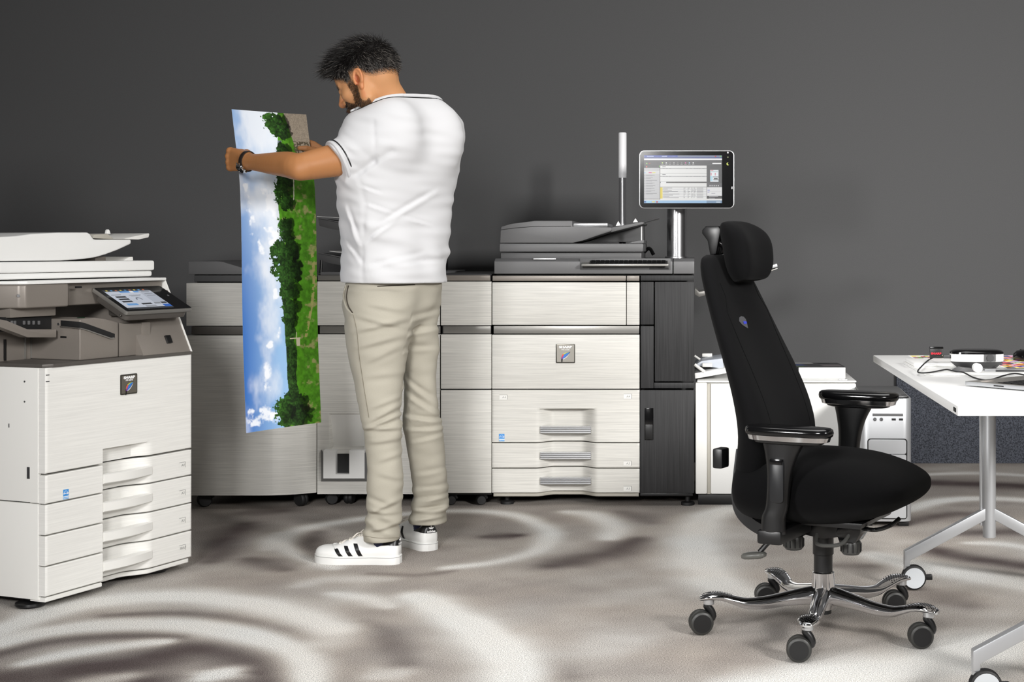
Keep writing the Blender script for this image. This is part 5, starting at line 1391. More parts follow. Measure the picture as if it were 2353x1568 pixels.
# ---- head frame
HY, HP = math.radians(75), math.radians(28)
hF = Vector((-math.sin(HY) * math.cos(HP), math.cos(HY) * math.cos(HP), -math.sin(HP)))
hL = Vector((-math.cos(HY), -math.sin(HY), 0))
hU = hF.cross(hL)
HC = P(850, 190, 5.11)
HS = 1.03
HR = np.array([[hF[i], hL[i], hU[i]] for i in range(3)])
def HD(f, l, u): return HC + (hF * f + hL * l + hU * u) * HS
def hloc(V):
    return ((V - np.array(HC)) @ HR) / HS
def head_field():
    F = Field(np.array(HC) - .21, np.array(HC) + np.array([.25, .22, .2]), .0022)
    E = lambda c, r, k=.015, cut=False, R=None: F.ell(HD(*c), np.array(r) * HS, HR if R is None else R, k, cut)
    C = lambda p, q, r0, r1, k=.008, cut=False: F.cone(HD(*p), HD(*q), r0 * HS, r1 * HS, k, cut)
    E((-.008, 0, .048), (.098, .076, .088), 0)
    E((-.045, 0, .035), (.062, .068, .075), .03)
    E((.035, 0, .045), (.066, .066, .068), .03)
    E((.040, 0, -.015), (.060, .060, .075), .03)
    for s in (-1, 1):
        C((.008, s * .052, -.055), (.070, s * .022, -.092), .022, .020, .025)        # jaw
        C((.0, s * .060, -.01), (.006, s * .055, -.055), .018, .020, .02)
        E((.068, s * .040, -.012), (.022, .022, .018), .02)                            # cheekbone
        C((.092, s * .012, .030), (.078, s * .045, .028), .011, .010, .012)          # brow
    E((.082, 0, -.092), (.020, .024, .020), .02)                                       # chin
    E((.085, 0, -.055), (.020, .030, .030), .02)
    C((.098, 0, .024), (.121, 0, -.014), .0085, .0115, .010)                         # nose
    E((.116, 0, -.018), (.013, .012, .010), .008)
    for s in (-1, 1):
        E((.104, s * .013, -.020), (.011, .008, .009), .007)
        E((.100, s * .036, .010), (.016, .020, .013), .012, True)                    # eye socket
        E((.083, s * .034, .010), (.0155, .016, .0125), .004)                        # closed lid
    E((.106, 0, -.050), (.008, .024, .0065), .006); E((.103, 0, -.060), (.009, .021, .0065), .006)
    E((.112, .0, -.0545), (.012, .024, .0014), .003, True)
    # ears
    for s in (-1, 1):
        tilt = Matrix.Rotation(math.radians(s * -16), 3, 'Z') @ Matrix.Rotation(math.radians(-12), 3, 'Y')
        R = HR @ np.array(tilt)
        F.ell(HD(-.004, s * .080, .004), np.array((.0175, .0075, .031)) * HS, R, .004)
        F.ell(HD(.001, s * .0905, .005), np.array((.0115, .0105, .0215)) * HS, R, .003, True)
        pts = [HD(-.004 + .0165 * math.cos(a) - .006 * math.sin(a), s * (.083 + .004 * max(0, -math.cos(a))), .006 + .027 * math.sin(a)) for a in [math.radians(x) for x in range(-30, 240, 18)]]
        for a, b in zip(pts[:-1], pts[1:]): F.cone(a, b, .0036, .0036, .003)
        pts = [HD(-.006 + .007 * math.cos(a), s * .0855, .002 + .016 * math.sin(a)) for a in [math.radians(x) for x in range(100, 260, 20)]]
        for a, b in zip(pts[:-1], pts[1:]): F.cone(a, b, .0026, .0026, .003)
        F.ell(HD(-.001, s * .082, -.025), np.array((.0075, .005, .009)) * HS, R, .005)   # lobe
        F.ell(HD(.010, s * .082, .0), np.array((.004, .005, .008)) * HS, HR, .004)        # tragus
        F.ell(HD(.003, s * .086, -.001), np.array((.0045, .010, .0065)) * HS, HR, .003, True)
    # neck down into the shirt
    F.cone(HD(-.030, 0, -.01), P(914, 264, 5.165), .056, .063, .03)
    F.cone(HD(.0, .045, -.03), P(868, 268, 5.10), .020, .016, .02)
    return F.mesh(1)
hV, hQ = head_field()

# ---- arms and hands
def arm_fields():
    out = []
    # left arm (near the camera)
    S0, E0, W0 = P(858, 352, 5.07), P(688, 384, 4.955), P(566, 371, 5.135)
    K0 = P(529, 367, 5.185)
    F = Field((-1.70, 4.82, 1.24), (-1.02, 5.36, 1.56), .0030)
    mid = S0.lerp(E0, .5)
    ctl = [(*S0, .057), (*S0.lerp(E0, .35), .056), (*S0.lerp(E0, .7), .051), (*(E0 + Vector((.004, 0, .001))), .0445), (*(E0.lerp(W0, .22) + Vector((0, 0, .004))), .0425), (*(E0.lerp(W0, .5) + Vector((0, 0, .002))), .0365), (*E0.lerp(W0, .78), .0290), (*W0, .0270)]
    ch_ = resample(ctl, 5)
    for a_, b_ in zip(ch_[:-1], ch_[1:]): F.cone(a_[:3], b_[:3], a_[3], b_[3], .002)
    F.ell(E0 + Vector((.006, -.020, -.016)), (.026, .024, .024), None, .018)                 # elbow
    h = (K0 - W0).normalized(); w_ = Vector((0, 0, 1)) - h * h.z; w_.normalize(); n = h.cross(w_)
    if n.y > 0: n = -n                                                                        # back of the hand faces the camera
    offs = (.030, .011, -.009, -.027); wo = (.018, .006, -.006, -.016)
    for i in range(4):
        kn = K0 + w_ * offs[i] - h * (.0, -.004, .0, .006)[i]
        F.cone(W0 + w_ * wo[i] * .9, kn, .0185, .0125, .010)
        F.ell(kn + n * .0045, (.0125, .0125, .0118), None, .005)
        d1 = (h * .45 - n * .85).normalized(); p1 = kn + d1 * (.036, .040, .037, .030)[i]
        d2 = (-h * .55 - n * .75 + w_ * .0).normalized(); p2 = p1 + d2 * .022
        d3 = (-h * .98 - n * .05).normalized(); p3 = p2 + d3 * .020
        F.cone(kn, p1, .0115, .0098, .004); F.cone(p1, p2, .0098, .009, .003); F.cone(p2, p3, .009, .0075, .003)
    t0 = W0 + w_ * .012 - n * .006; t1 = W0 + h * .030 + w_ * .026 - n * .026; t2 = t1 + h * .026 + w_ * .004 - n * .016; t3 = t2 + h * .016 - n * .014
    F.cone(t0, t1, .017, .0135, .012); F.cone(t1, t2, .0125, .0105, .004); F.cone(t2, t3, .0105, .008, .003)
    out.append(F.mesh(1))
    # right arm (behind)
    S1, E1, W1 = P(990, 318, 5.32), P(882, 436, 5.56), P(748, 366, 5.475)
    F = Field((-1.50, 5.2, 1.18), (-.80, 5.72, 1.60), .0032)
    F.cone(S1, E1, .055, .043); F.cone(E1, E1.lerp(W1, .4), .043, .040, .02); F.cone(E1.lerp(W1, .4), W1, .040, .027, .02)
    K1 = P(712, 348, 5.475)
    h = (K1 - W1).normalized(); w2 = Vector((0, 0, 1)) - h * h.z; w2.normalize(); n = h.cross(w2)
    if n.y < 0: n = -n                                                                       # back of this hand faces away
    for i in range(4):
        kn = K1 + w2 * offs[i] * .95
        F.cone(W1 + w2 * wo[i] * .9, kn, .018, .0125, .014)
        p1 = kn + (h * .95 - w2 * .02 * i).normalized() * .036 - n * .004; p2 = p1 + (h * .9 - n * .25).normalized() * .026; p3 = p2 + (h * .9 - n * .3).normalized() * .018
        F.cone(kn, p1, .0105, .0092, .004); F.cone(p1, p2, .0092, .0085, .003); F.cone(p2, p3, .0085, .007, .003)
    t0 = W1 + w2 * .012 - n * .006; t1 = P(722, 346, 5.428); t2 = P(703, 341, 5.405); t3 = P(688, 340.5, 5.396)
    F.cone(t0, t1, .017, .0125, .012); F.cone(t1, t2, .0120, .0098, .004); F.cone(t2, t3, .0098, .0078, .003)
    out.append(F.mesh(1))
    return out, (E0, W0, K0, h)
arms, (AE, AW, AK, _) = arm_fields()

# ---- clothed silhouettes
DT_ = 5.17
SH = [(211, 922, 966, DT_), (220, 900, 986, DT_), (232, 876, 1006, DT_), (252, 846, 1023, DT_), (285, 822, 1041, DT_), (320, 808, 1050, DT_), (360, 799, 1051, DT_), (400, 793, 1043, DT_), (440, 790, 1033, DT_), (480, 791, 1027, DT_), (540, 794, 1023, DT_), (600, 793, 1021, DT_), (652, 791, 1020, DT_)]
PE = [(630, 808, 1002, 5.185), (655, 803, 1007, 5.185), (680, 801, 1006, 5.19), (700, 800, 1005, 5.195), (725, 812, 996, 5.20), (745, 830, 985, 5.20)]
LLEG = [(672, 803, 950, 5.125), (700, 798, 957, 5.12), (740, 797, 953, 5.12), (780, 799, 943, 5.12), (815, 803, 934, 5.12), (850, 810, 928, 5.12), (900, 818, 924, 5.115), (950, 828, 922, 5.11), (985, 834, 925, 5.11), (1030, 839, 925, 5.12), (1100, 841, 925, 5.13), (1160, 842, 922, 5.14), (1200, 837, 920, 5.15), (1247, 834, 918, 5.155)]
RLEG = [(680, 905, 1006, 5.24), (750, 906, 1007, 5.25), (800, 915, 1008, 5.27), (850, 924, 1004, 5.28), (900, 927, 1003, 5.29), (950, 928, 1009, 5.30), (985, 927, 1015, 5.31), (1030, 936, 1019, 5.33), (1100, 948, 1025, 5.36), (1150, 950, 1028, 5.38), (1190, 943, 1025, 5.39), (1214, 944, 1019, 5.395)]

# core of the body inside the clothes
def core_field():
    F = Field((-1.45, 4.9, .03), (-.7, 5.75, 1.6), .008)
    rows = sil_rows(SH[1:-3], .62, .83)
    fn, lo, hi = loft_fn([(z, x, y, a - .022, b - .022) for z, x, y, a, b in rows], YAW); F.add(fn, lo, hi)
    for tab in (LLEG, RLEG):
        rows = sil_rows(tab, 1.0, 1.0)
        fn, lo, hi = loft_fn([(z, x, y, max(.03, a - .016), max(.03, b - .016)) for z, x, y, a, b in rows if z > .17], 0); F.add(fn, lo, hi, .03)
    rows = sil_rows(PE, .74, 0); fn, lo, hi = loft_fn([(z, x, y, a - .025, b - .025) for z, x, y, a, b in rows], YAW); F.add(fn, lo, hi, .03)
    for (px, py, d, fx_, fy_) in ((876, 1262, 5.165, -.985, .17), (964, 1235, 5.435, -.62, .78)):
        p = P(px, py, d); F.cone(p + Vector((0, 0, .13)), Vector((p.x, p.y, .07)), .028, .020, .01); F.cone(Vector((p.x, p.y, .06)), Vector((p.x + fx_ * .12, p.y + fy_ * .12, .045)), .018, .014, .01)
    return F.mesh(1)
cV, cQ = core_field()
def pip(px, py, poly):
    ins = np.zeros(px.shape, bool); n = len(poly)
    for i in range(n):
        x0, y0 = poly[i]; x1, y1 = poly[(i + 1) % n]
        c = ((y0 > py) != (y1 > py)) & (px < (x1 - x0) * (py - y0) / (y1 - y0 + 1e-12) + x0)
        ins ^= c
    return ins
BEARD = [(.018, .012), (.046, .010), (.046, -.026), (.058, -.052), (.074, -.040), (.086, -.027), (.130, -.030), (.130, -.14), (.03, -.125), (-.004, -.072), (.010, -.022)]
HLx = [-.14, -.083, -.05, -.028, -.018, .020, .026, .044, .050, .069, .090, .107, .13]
HLy = [-.030, -.018, -.012, .004, .026, .026, .002, .000, .016, .030, .058, .076, .090]
def body_mesh():
    Vs = [hV, arms[0][0], arms[1][0], cV]; Qs = [hQ, arms[0][1], arms[1][1], cQ]
    base = np.array(rgb(206, 152, 108)[:3])
    Cs = []
    q = hloc(hV)
    f, l, u = q[:, 0], q[:, 1], q[:, 2]
    C = np.tile(np.array(rgb(198, 144, 100)[:3]), (len(hV), 1))
    ear = (np.abs(l) > .078) & (np.abs(f) < .03)
    C[ear] *= np.array([1.02, .86, .82])
    conch = (np.abs(l) > .076) & (np.abs(l) < .0835) & (np.abs(f - .002) < .011) & (np.abs(u - .002) < .018); C[conch] *= np.array([.72, .5, .46])  # ear hollow reddened, and its shade darkened into the skin colour
    nose = (f > .105) & (u < .0) & (u > -.035); C[nose] *= np.array([1.0, .86, .84])
    b = pip(f, u, BEARD) & (np.abs(l) < .075)
    C[b] = C[b] * .42 + np.array(rgb(70, 54, 40)[:3]) * .35
    lips = (f > .095) & (u < -.044) & (u > -.068) & (np.abs(l) < .02); C[lips] = np.array(rgb(170, 96, 84)[:3])
    brow = (u > .022) & (u < .034) & (f > .07) & (np.abs(l) > .010) & (np.abs(l) < .055) & (f > .12 - .9 * np.abs(l) - .03); C[brow] *= .16
    hair = (u > np.interp(f, HLx, HLy)) & (np.abs(l) < .079) & ~ear
    kk = np.clip((u - np.interp(f, HLx, HLy)) / .022, .25, 1)[hair][:, None]
    C[hair] = C[hair] * (1 - kk) + np.array(rgb(24, 21, 20)[:3]) * kk
    Cs.append(C)
    for V in Vs[1:3]:
        Cs.append(np.tile(np.array(rgb(172, 118, 74)[:3]), (len(V), 1)))
    cc_ = np.tile(base, (len(cV), 1)); cc_[cV[:, 2] < .25] = np.array(rgb(32, 36, 66)[:3]); Cs.append(cc_)
    off, Q = 0, []
    for V, q_ in zip(Vs, Qs): Q.append(q_ + off); off += len(V)
    me = raw_me(np.concatenate(Vs), np.concatenate(Q)); vcol(me, np.concatenate(Cs))
    return me
put('body', body_mesh(), M_skin, man, True)

# ---- hair and beard strands
def strands(name, roots, dirs, lens, widths, cols, m, bend, seed):
    r = np.random.RandomState(seed)
    n = len(roots)
    side = np.cross(dirs, r.normal(size=(n, 3))); side /= np.linalg.norm(side, axis=1)[:, None] + 1e-9
    V, C, F = [], [], []
    ts = (0, .45, .8, 1.0)
    P_ = [roots + dirs * (lens[:, None] * t) + bend * (lens[:, None] * t * t) for t in ts]
    wf = (1, .9, .6)
    for i in range(3):
        V += [P_[i] - side * (widths[:, None] * wf[i] / 2), P_[i] + side * (widths[:, None] * wf[i] / 2)]
    V.append(P_[3])
    V = np.stack(V, 1).reshape(-1, 3)
    b = np.arange(n)[:, None] * 7
    T = np.concatenate([b + np.array([[0, 1, 3]]), b + np.array([[0, 3, 2]]), b + np.array([[2, 3, 5]]), b + np.array([[2, 5, 4]]), b + np.array([[4, 5, 6]])])
    me = raw_me(V, T); vcol(me, np.repeat(cols, 7, axis=0))
    o = put(name, me, m, man, True); o['kind'] = 'stuff'
    return o
def hair():
    r = np.random.RandomState(11)
    bv = BVHTree.FromPolygons([Vector(v) for v in hV], [tuple(int(i) for i in q) for q in hQ])
    roots, dirs, lens, bend, cols, wid = [], [], [], [], [], []
    dk = np.array(rgb(22, 19, 18)[:3]); gr = np.array(rgb(128, 122, 116)[:3])
    cen = np.array(HC) + np.array(hU) * .045
    N = 25000
    D = r.normal(size=(N, 3)); D /= np.linalg.norm(D, axis=1)[:, None]
    for d in D:
        w = HR @ d
        h = bv.ray_cast(Vector(cen + w * .3), Vector(-w))
        if h[0] is None: continue
        p = np.array(h[0]); nrm = np.array(h[1])
        if nrm @ w < 0: nrm = -nrm
        f, l, u = hloc(p[None])[0]
        if abs(l) > .0800 and abs(f) < .03 and u < .032: continue
        hl = np.interp(f, HLx, HLy) + r.normal() * .003
        if u < hl or r.rand() > .4 + 60 * (u - hl): continue
        top = sstep(.055, .105, np.array(u + .10 * (f - .02)))      # 1 on top
        top = float(top)
        ln = .011 + .036 * top + .016 * max(0, f) / .1 * top
        if f < -.03: ln = max(ln, .014 + .012 * sstep(.0, .07, np.array(u)))
        fade = float(np.clip((u - hl) / .03, .25, 1)); ln *= fade * r.uniform(.75, 1.2)
        # flow: forward and up on the crown, down and back on the sides
        fl = np.array([.55, 0, .25]) * top + np.array([-.35 if f < .02 else .0, 0, -.8]) * (1 - top)
        if f > .06 and top > .3: fl = np.array([.95, .0, .45])
        flow = HR @ fl
        dr = nrm * (.32 + .22 * top) + flow * .95 + r.normal(size=3) * .17
        dr /= np.linalg.norm(dr)
        roots.append(p - nrm * .001); dirs.append(dr); lens.append(ln)
        bend.append((HR @ np.array([.25 * top, 0, -.25 if top > .5 else -.15])) + r.normal(size=3) * .12)
        g = .04 + .66 * (1 - top) * float(sstep(.09, .0, np.array(u))) * (1 if f > -.06 else .6)
        c = gr * r.uniform(.5, 1.05) if r.rand() < g else dk * r.uniform(.6, 1.5)
        cols.append(c); wid.append(r.uniform(.0007, .0013))
    m = mat('hair', (1, 1, 1, 1), .45, spec=.4, attr='Col')
    strands('hair', np.array(roots), np.array(dirs), np.array(lens), np.array(wid), np.array(cols), m, np.array(bend), 3)
    # beard
    roots, dirs, lens, bend, cols, wid = [], [], [], [], [], []
    q = hloc(hV); f, l, u = q[:, 0], q[:, 1], q[:, 2]
    idx = np.where(pip(f, u, BEARD) & (np.abs(l) < .075) & ~((np.abs(l) < .02) & (u > -.066) & (u < -.045) & (f > .095)))[0]
    bvn = np.zeros_like(hV)
    fn_ = np.cross(hV[hQ[:, 1]] - hV[hQ[:, 0]], hV[hQ[:, 3]] - hV[hQ[:, 0]])
    for i in range(4):
        for c in range(3): bvn[:, c] += np.bincount(hQ[:, i], fn_[:, c], len(hV))
    bvn /= np.linalg.norm(bvn, axis=1)[:, None] + 1e-9
    idx = idx[r.rand(len(idx)) < .75]
    for i in idx:
        nrm = bvn[i]
        dr = nrm * .55 + HR @ np.array([.15, 0, -.8]) + r.normal(size=3) * .25; dr /= np.linalg.norm(dr)
        roots.append(hV[i] + r.normal(size=3) * .0012); dirs.append(dr); lens.append(r.uniform(.005, .010)); bend.append(r.normal(size=3) * .1)
        lt = float(sstep(.05, .0, np.array(f[i])))
        c = np.array(rgb(120, 92, 62)[:3]) if r.rand() < .35 * lt + .05 else np.array(rgb(36, 28, 24)[:3])
        cols.append(c * r.uniform(.6, 1.3)); wid.append(r.uniform(.0005, .0009))
    strands('beard', np.array(roots), np.array(dirs), np.array(lens), np.array(wid), np.array(cols), m, np.array(bend), 4)
hair()

# ---- T-shirt
SS, SC = P(862, 316, 5.08), P(771, 372, 5.01)
CC = P(914, 241, 5.145)
nu = (FWD * .42 + Vector((0, 0, .92))).normalized(); nf = (FWD - nu * FWD.dot(nu)).normalized(); nl = LEFT
def shirt_mesh():
    F = Field((-1.40, 4.82, Z(660, 5.17)), (-.70, 5.62, Z(200, 5.17)), .0042)
    fn, lo, hi = loft_fn(sil_rows(SH, shirt_ratio, 0), YAW, 2.3); F.add(fn, lo, hi)
    C = P(912, 300, 5.17)
    # shoulder blades, spine hollow, chest
    for s in (-1, 1):
        c = C + LEFT * s * .095 - FWD * .098 + Vector((0, 0, -.02))
        F.ell(c, (.085, .06, .11), None, .06)
    # left sleeve: a capped solid that blends into the shoulder
    ad = (SC - SS).normalized()
    cn = (ad + Vector((.0, 0, .12))).normalized()
    p_, q_ = np.array(SS + Vector((.02, 0, -.01))), np.array(SC + ad * .03)
    def sleeve(x, y, z):
        b = q_ - p_; bb = b @ b
        t = np.clip(((x - p_[0]) * b[0] + (y - p_[1]) * b[1] + (z - p_[2]) * b[2]) / bb, 0, 1)
        d = np.sqrt((x - p_[0] - t * b[0]) ** 2 + (y - p_[1] - t * b[1]) ** 2 + (z - p_[2] - t * b[2]) ** 2) - (.094 + (.062 - .094) * t)
        return np.maximum(d, (x - SC.x) * cn.x + (y - SC.y) * cn.y + (z - SC.z) * cn.z)
    F.add(sleeve, np.minimum(p_, q_) - .16, np.maximum(p_, q_) + .16, .028)
    F.ell(P(842, 300, 5.07), (.078, .072, .060), None, .045)
    # right sleeve (far side)
    S1, E1 = P(1000, 318, 5.31), P(930, 385, 5.45)
    F.cone(S1, E1, .088, .066, .05)
    F.ell(P(1000, 300, 5.28), (.085, .085, .075), None, .05)
    # folds
    sl, x, y, z = F.block((-1.5, 4.7, .8), (-.6, 5.7, 1.8))
    n1 = sines(5, 7.0, (1.0, 1.0, .9)); n2 = sines(9, 3.0, (.8, .8, 1.4)); n3 = sines(21, 11.0, (.5, .5, 1.5))
    zl = z + .32 * (x + 1.04)
    env = np.exp(-((zl - 1.11) / .10) ** 2) * .9 + np.exp(-((z - 1.03) / .05) ** 2) * .5
    arm = np.exp(-(((x + 1.21) / .09) ** 2 + ((z - 1.37) / .08) ** 2))
    w = .0030 * n2(x, y, z) + env * .0034 * n1(x, y, zl) + arm * .0045 * n3(x, y, z + .5 * x) + .0012 * n3(x, y, z)
    # diagonal pull folds across the small of the back
    for (px0, py0, px1, py1, sg, a) in ((885, 512, 985, 440, .016, .008), (840, 560, 905, 510, .013, .006), (850, 470, 900, 488, .012, .006), (845, 615, 960, 585, .016, .005), (930, 500, 975, 515, .010, .006), (838, 430, 880, 445, .010, .005), (905, 610, 1000, 600, .015, .004), (800, 480, 830, 560, .014, .006), (797, 560, 830, 600, .012, .005)):
        a0, a1 = P(px0, py0, 5.02), P(px1, py1, 5.02)
        bxv = np.array([a1.x - a0.x, a1.z - a0.z]); bb = bxv @ bxv
        t = np.clip(((x - a0.x) * bxv[0] + (z - a0.z) * bxv[1]) / bb, 0, 1)
        dd2 = (x - a0.x - t * bxv[0]) ** 2 + (z - a0.z - t * bxv[1]) ** 2
        env2 = np.exp(-dd2 / (2 * sg * sg * .35)) * np.sin(np.pi * (.15 + .7 * t))
        side = ((x - a0.x) * -bxv[1] + (z - a0.z) * bxv[0]) / math.sqrt(bb)
        w = w + a * env2 * (np.sin(side / sg * 2.2)) * (y < 5.2)
    # seam crease from the armpit down the side and sleeve crease
    for pts, sg, a in (([(832, 420), (842, 470), (838, 520), (832, 600), (834, 650)], .006, .0030), ([(862, 280), (868, 330), (866, 375), (838, 395)], .005, .0035), ([(826, 398), (862, 372), (905, 350)], .008, .010)):
        for (q0, q1) in zip(pts[:-1], pts[1:]):
            a0, a1 = P(*q0, 5.0), P(*q1, 5.0)
            bxv = np.array([a1.x - a0.x, a1.z - a0.z]); bb = bxv @ bxv
            t = np.clip(((x - a0.x) * bxv[0] + (z - a0.z) * bxv[1]) / bb, 0, 1)
            dd2 = (x - a0.x - t * bxv[0]) ** 2 + (z - a0.z - t * bxv[1]) ** 2
            w = w + a * np.exp(-dd2 / (2 * sg * sg)) * (y < 5.17) * .6
    F.a[sl] += w.astype(np.float32) * .9
    # neckline
    def neck(x, y, z):
        dx, dy, dz = x - CC.x, y - CC.y, z - CC.z
        return -np.minimum(dx * nu.x + dy * nu.y + dz * nu.z, .105 - np.sqrt(dx * dx + dy * dy + dz * dz))
    F.cut(lambda x, y, z: neck(x, y, z), np.array(CC) - .12, np.array(CC) + .12, .003)
    # flat hem
    zh = Z(651.5, 5.05)
    F.cut(lambda x, y, z: z - (zh + .012 * (x + 1.03) * -1) + 0 * x + 0 * y, (-1.5, 4.8, .9), (-.6, 5.7, 1.06), .003)
    return F.mesh(2)
sV, sQ = shirt_mesh()
shirt = put('t_shirt', raw_me(sV, sQ), M_shirt, man, True)
# collar band and its dark line, sleeve trim
ad = (SC - SS).normalized(); cn = (ad + Vector((0, 0, .12))).normalized()
sbv = BVHTree.FromPolygons([Vector(v) for v in sV], [tuple(int(i) for i in q) for q in sQ])
def limb_ring(c, axis, off, n=44, inside=False):
    e1 = axis.cross(Vector((0, 0, 1))).normalized(); e2 = axis.cross(e1)
    out = []
    for i in range(n):
        t = 2 * math.pi * i / n
        d = e1 * math.cos(t) + e2 * math.sin(t)
        if inside:
            h = sbv.ray_cast(c, d)
            r_ = min(.078, (h[0] - c).length if h[0] is not None else .07)
            out.append(c + d * (r_ + off))
        else:
            h = sbv.ray_cast(c + d * .14, -d)
            out.append((h[0] + d * off) if h[0] is not None else c + d * (.07 + off))
    if inside:
        rr = np.array([(p - c).length for p in out]); rr = (np.roll(rr, 1) + rr + np.roll(rr, -1)) / 3
        out = [c + (p - c).normalized() * float(r) for p, r in zip(out, rr)]
    return out
tube('collar_band', limb_ring(CC - nu * .004, nu, -.001), .0075, M_shirt, shirt, 12, True)
tube('collar_line', limb_ring(CC - nu * .0145, nu, .0006), .0022, M_black, shirt, 8, True)
tube('sleeve_hem', limb_ring(SC - cn * .006, cn, -.001, inside=True), .0062, M_shirt, shirt, 10, True)
tube('sleeve_line', limb_ring(SC - cn * .0185, cn, .0012, inside=True), .0022, M_black, shirt, 8, True)

# ---- trousers
def trouser_mesh():
    F = Field((-1.36, 4.95, .05), (-.74, 5.62, Z(628, 5.19)), .0042)
    fn, lo, hi = loft_fn(sil_rows(PE, .74, 0), YAW, 2.3); F.add(fn, lo, hi)
    for tab, k in ((LLEG, .030), (RLEG, .012)):
        fn, lo, hi = loft_fn(sil_rows(tab, 1.02, 1.0), 0, 2.15); F.add(fn, lo, hi, k)
    sl, x, y, z = F.block((-1.4, 4.9, 0), (-.7, 5.7, 1.1))
    n1 = sines(31, 6.0, (1, 1, 1.3)); n2 = sines(37, 3.2, (1, 1, .8)); n3 = sines(41, 10.0, (.6, .6, 1.4))
    ank = np.exp(-((z - .15) / .07) ** 2)
    zk = z + np.where(y < 5.26, .5 * (x + 1.06), -.4 * (x + .92))
    w = .0026 * n2(x, y, z) + .0016 * n1(x, y, z) + .0006 * n3(x, y, z) + ank * .0045 * np.sin(zk * 2 * math.pi / .052 + 1.8 * n2(x, y, z))
    for px0, py0, px1, py1, sg, a, dd in (
        (935, 738, 820, 765, .016, .010, 5.1), (930, 752, 835, 728, .014, .007, 5.1), (928, 775, 835, 800, .016, .008, 5.1), (925, 800, 850, 835, .015, .005, 5.1), (930, 715, 860, 700, .014, .005, 5.1),
        (924, 860, 845, 868, .018, .005, 5.1), (922, 935, 852, 972, .013, .010, 5.1), (926, 955, 842, 988, .012, .011, 5.1), (924, 985, 838, 985, .012, .010, 5.1), (920, 915, 862, 938, .013, .006, 5.1), (922, 1010, 852, 1018, .014, .007, 5.1),
        (924, 1045, 870, 1062, .015, .005, 5.1), (924, 1105, 878, 1090, .014, .004, 5.1), (920, 1150, 850, 1180, .013, .009, 5.13), (918, 1180, 846, 1172, .012, .009, 5.13), (918, 1205, 848, 1222, .012, .010, 5.13), (845, 1140, 900, 1160, .013, .006, 5.13),
        (940, 735, 1010, 715, .016, .008, 5.22), (938, 765, 1008, 752, .015, .008, 5.22), (935, 800, 1000, 800, .016, .006, 5.22), (935, 872, 1000, 922, .014, .009, 5.25), (932, 900, 1000, 948, .013, .009, 5.25), (930, 955, 1012, 968, .012, .011, 5.25), (935, 985, 1015, 985, .012, .009, 5.26), (945, 1015, 1015, 1000, .013, .007, 5.27),
        (955, 1090, 1022, 1080, .014, .005, 5.3), (952, 1150, 1025, 1140, .012, .010, 5.33), (948, 1172, 1024, 1168, .011, .011, 5.33), (946, 1192, 1020, 1186, .011, .010, 5.33), (950, 1125, 1020, 1118, .013, .006, 5.32)):
        a0, a1 = P(px0, py0, dd), P(px1, py1, dd)
        bv_ = np.array([a1.x - a0.x, a1.z - a0.z]); bb = bv_ @ bv_
        t = ((x - a0.x) * bv_[0] + (z - a0.z) * bv_[1]) / bb
        tc = np.clip(t, 0, 1)
        d2 = (x - a0.x - tc * bv_[0]) ** 2 + (z - a0.z - tc * bv_[1]) ** 2
        sd = ((x - a0.x) * -bv_[1] + (z - a0.z) * bv_[0]) / math.sqrt(bb)
        w = w + .85 * a * np.exp(-d2 / (2 * sg * sg * .5)) * np.sin(np.pi * (.12 + .76 * tc)) * np.sin(sd / sg * 2.0) * (np.abs(y - dd) < .14)
    F.a[sl] += w.astype(np.float32)
    F.cut(lambda x, y, z: z - np.where(y < 5.26, Z(1246, 5.12), Z(1206, 5.36)) + 0 * x, (-1.4, 4.9, 0), (-.7, 5.7, .2), .003)
    return F.mesh(2)
tV, tQ = trouser_mesh()
tro = put('trousers', raw_me(tV, tQ), M_chino, man, True)
tbv = BVHTree.FromPolygons([Vector(v) for v in tV], [tuple(int(i) for i in q) for q in tQ])
def on_mesh(bvh, px, py, off=.001):
    o = Vector((0, 0, CAMZ)); d = Vector(((px - CX) / FPX, 1, -(py - CY) / FPX)).normalized()
    h = bvh.ray_cast(o, d)
    if h[0] is None: return None
    n = h[1] if h[1].dot(d) < 0 else -h[1]
    return h[0] + n * off
def seam(name, pts, r, m, parent, bvh, off=.0005):
    q = [on_mesh(bvh, p.x, p.y, off) for p in spline([(a, b, 0) for a, b in pts], 6)]
    q = [p for p in q if p is not None]
    if len(q) > 2: tube(name, q, r, m, parent, 6)
M_seam = mat('seam_shadow_thread', rgb(120, 114, 100), .9)
seam('welt_pocket', [(867, 658.5), (905, 656.5), (953, 654.5)], .0018, mat('pocket_slit', rgb(58, 52, 44), .9), tro, tbv)
seam('pocket_opening', [(797, 655), (791, 680), (797, 705), (811, 723)], .0035, M_chino, tro, tbv, .002)
seam('pocket_opening', [(801, 657), (797, 682), (801, 703), (811, 720)], .0022, mat('pocket_slit', rgb(58, 52, 44), .9), tro, tbv, .0012)
seam('side_seam', [(812, 724), (820, 760), (826, 820), (838, 900), (848, 960)], .0010, M_seam, tro, tbv)
seam('hem_stitch', [(838, 1232), (870, 1237), (917, 1236)], .0008, M_seam, tro, tbv)

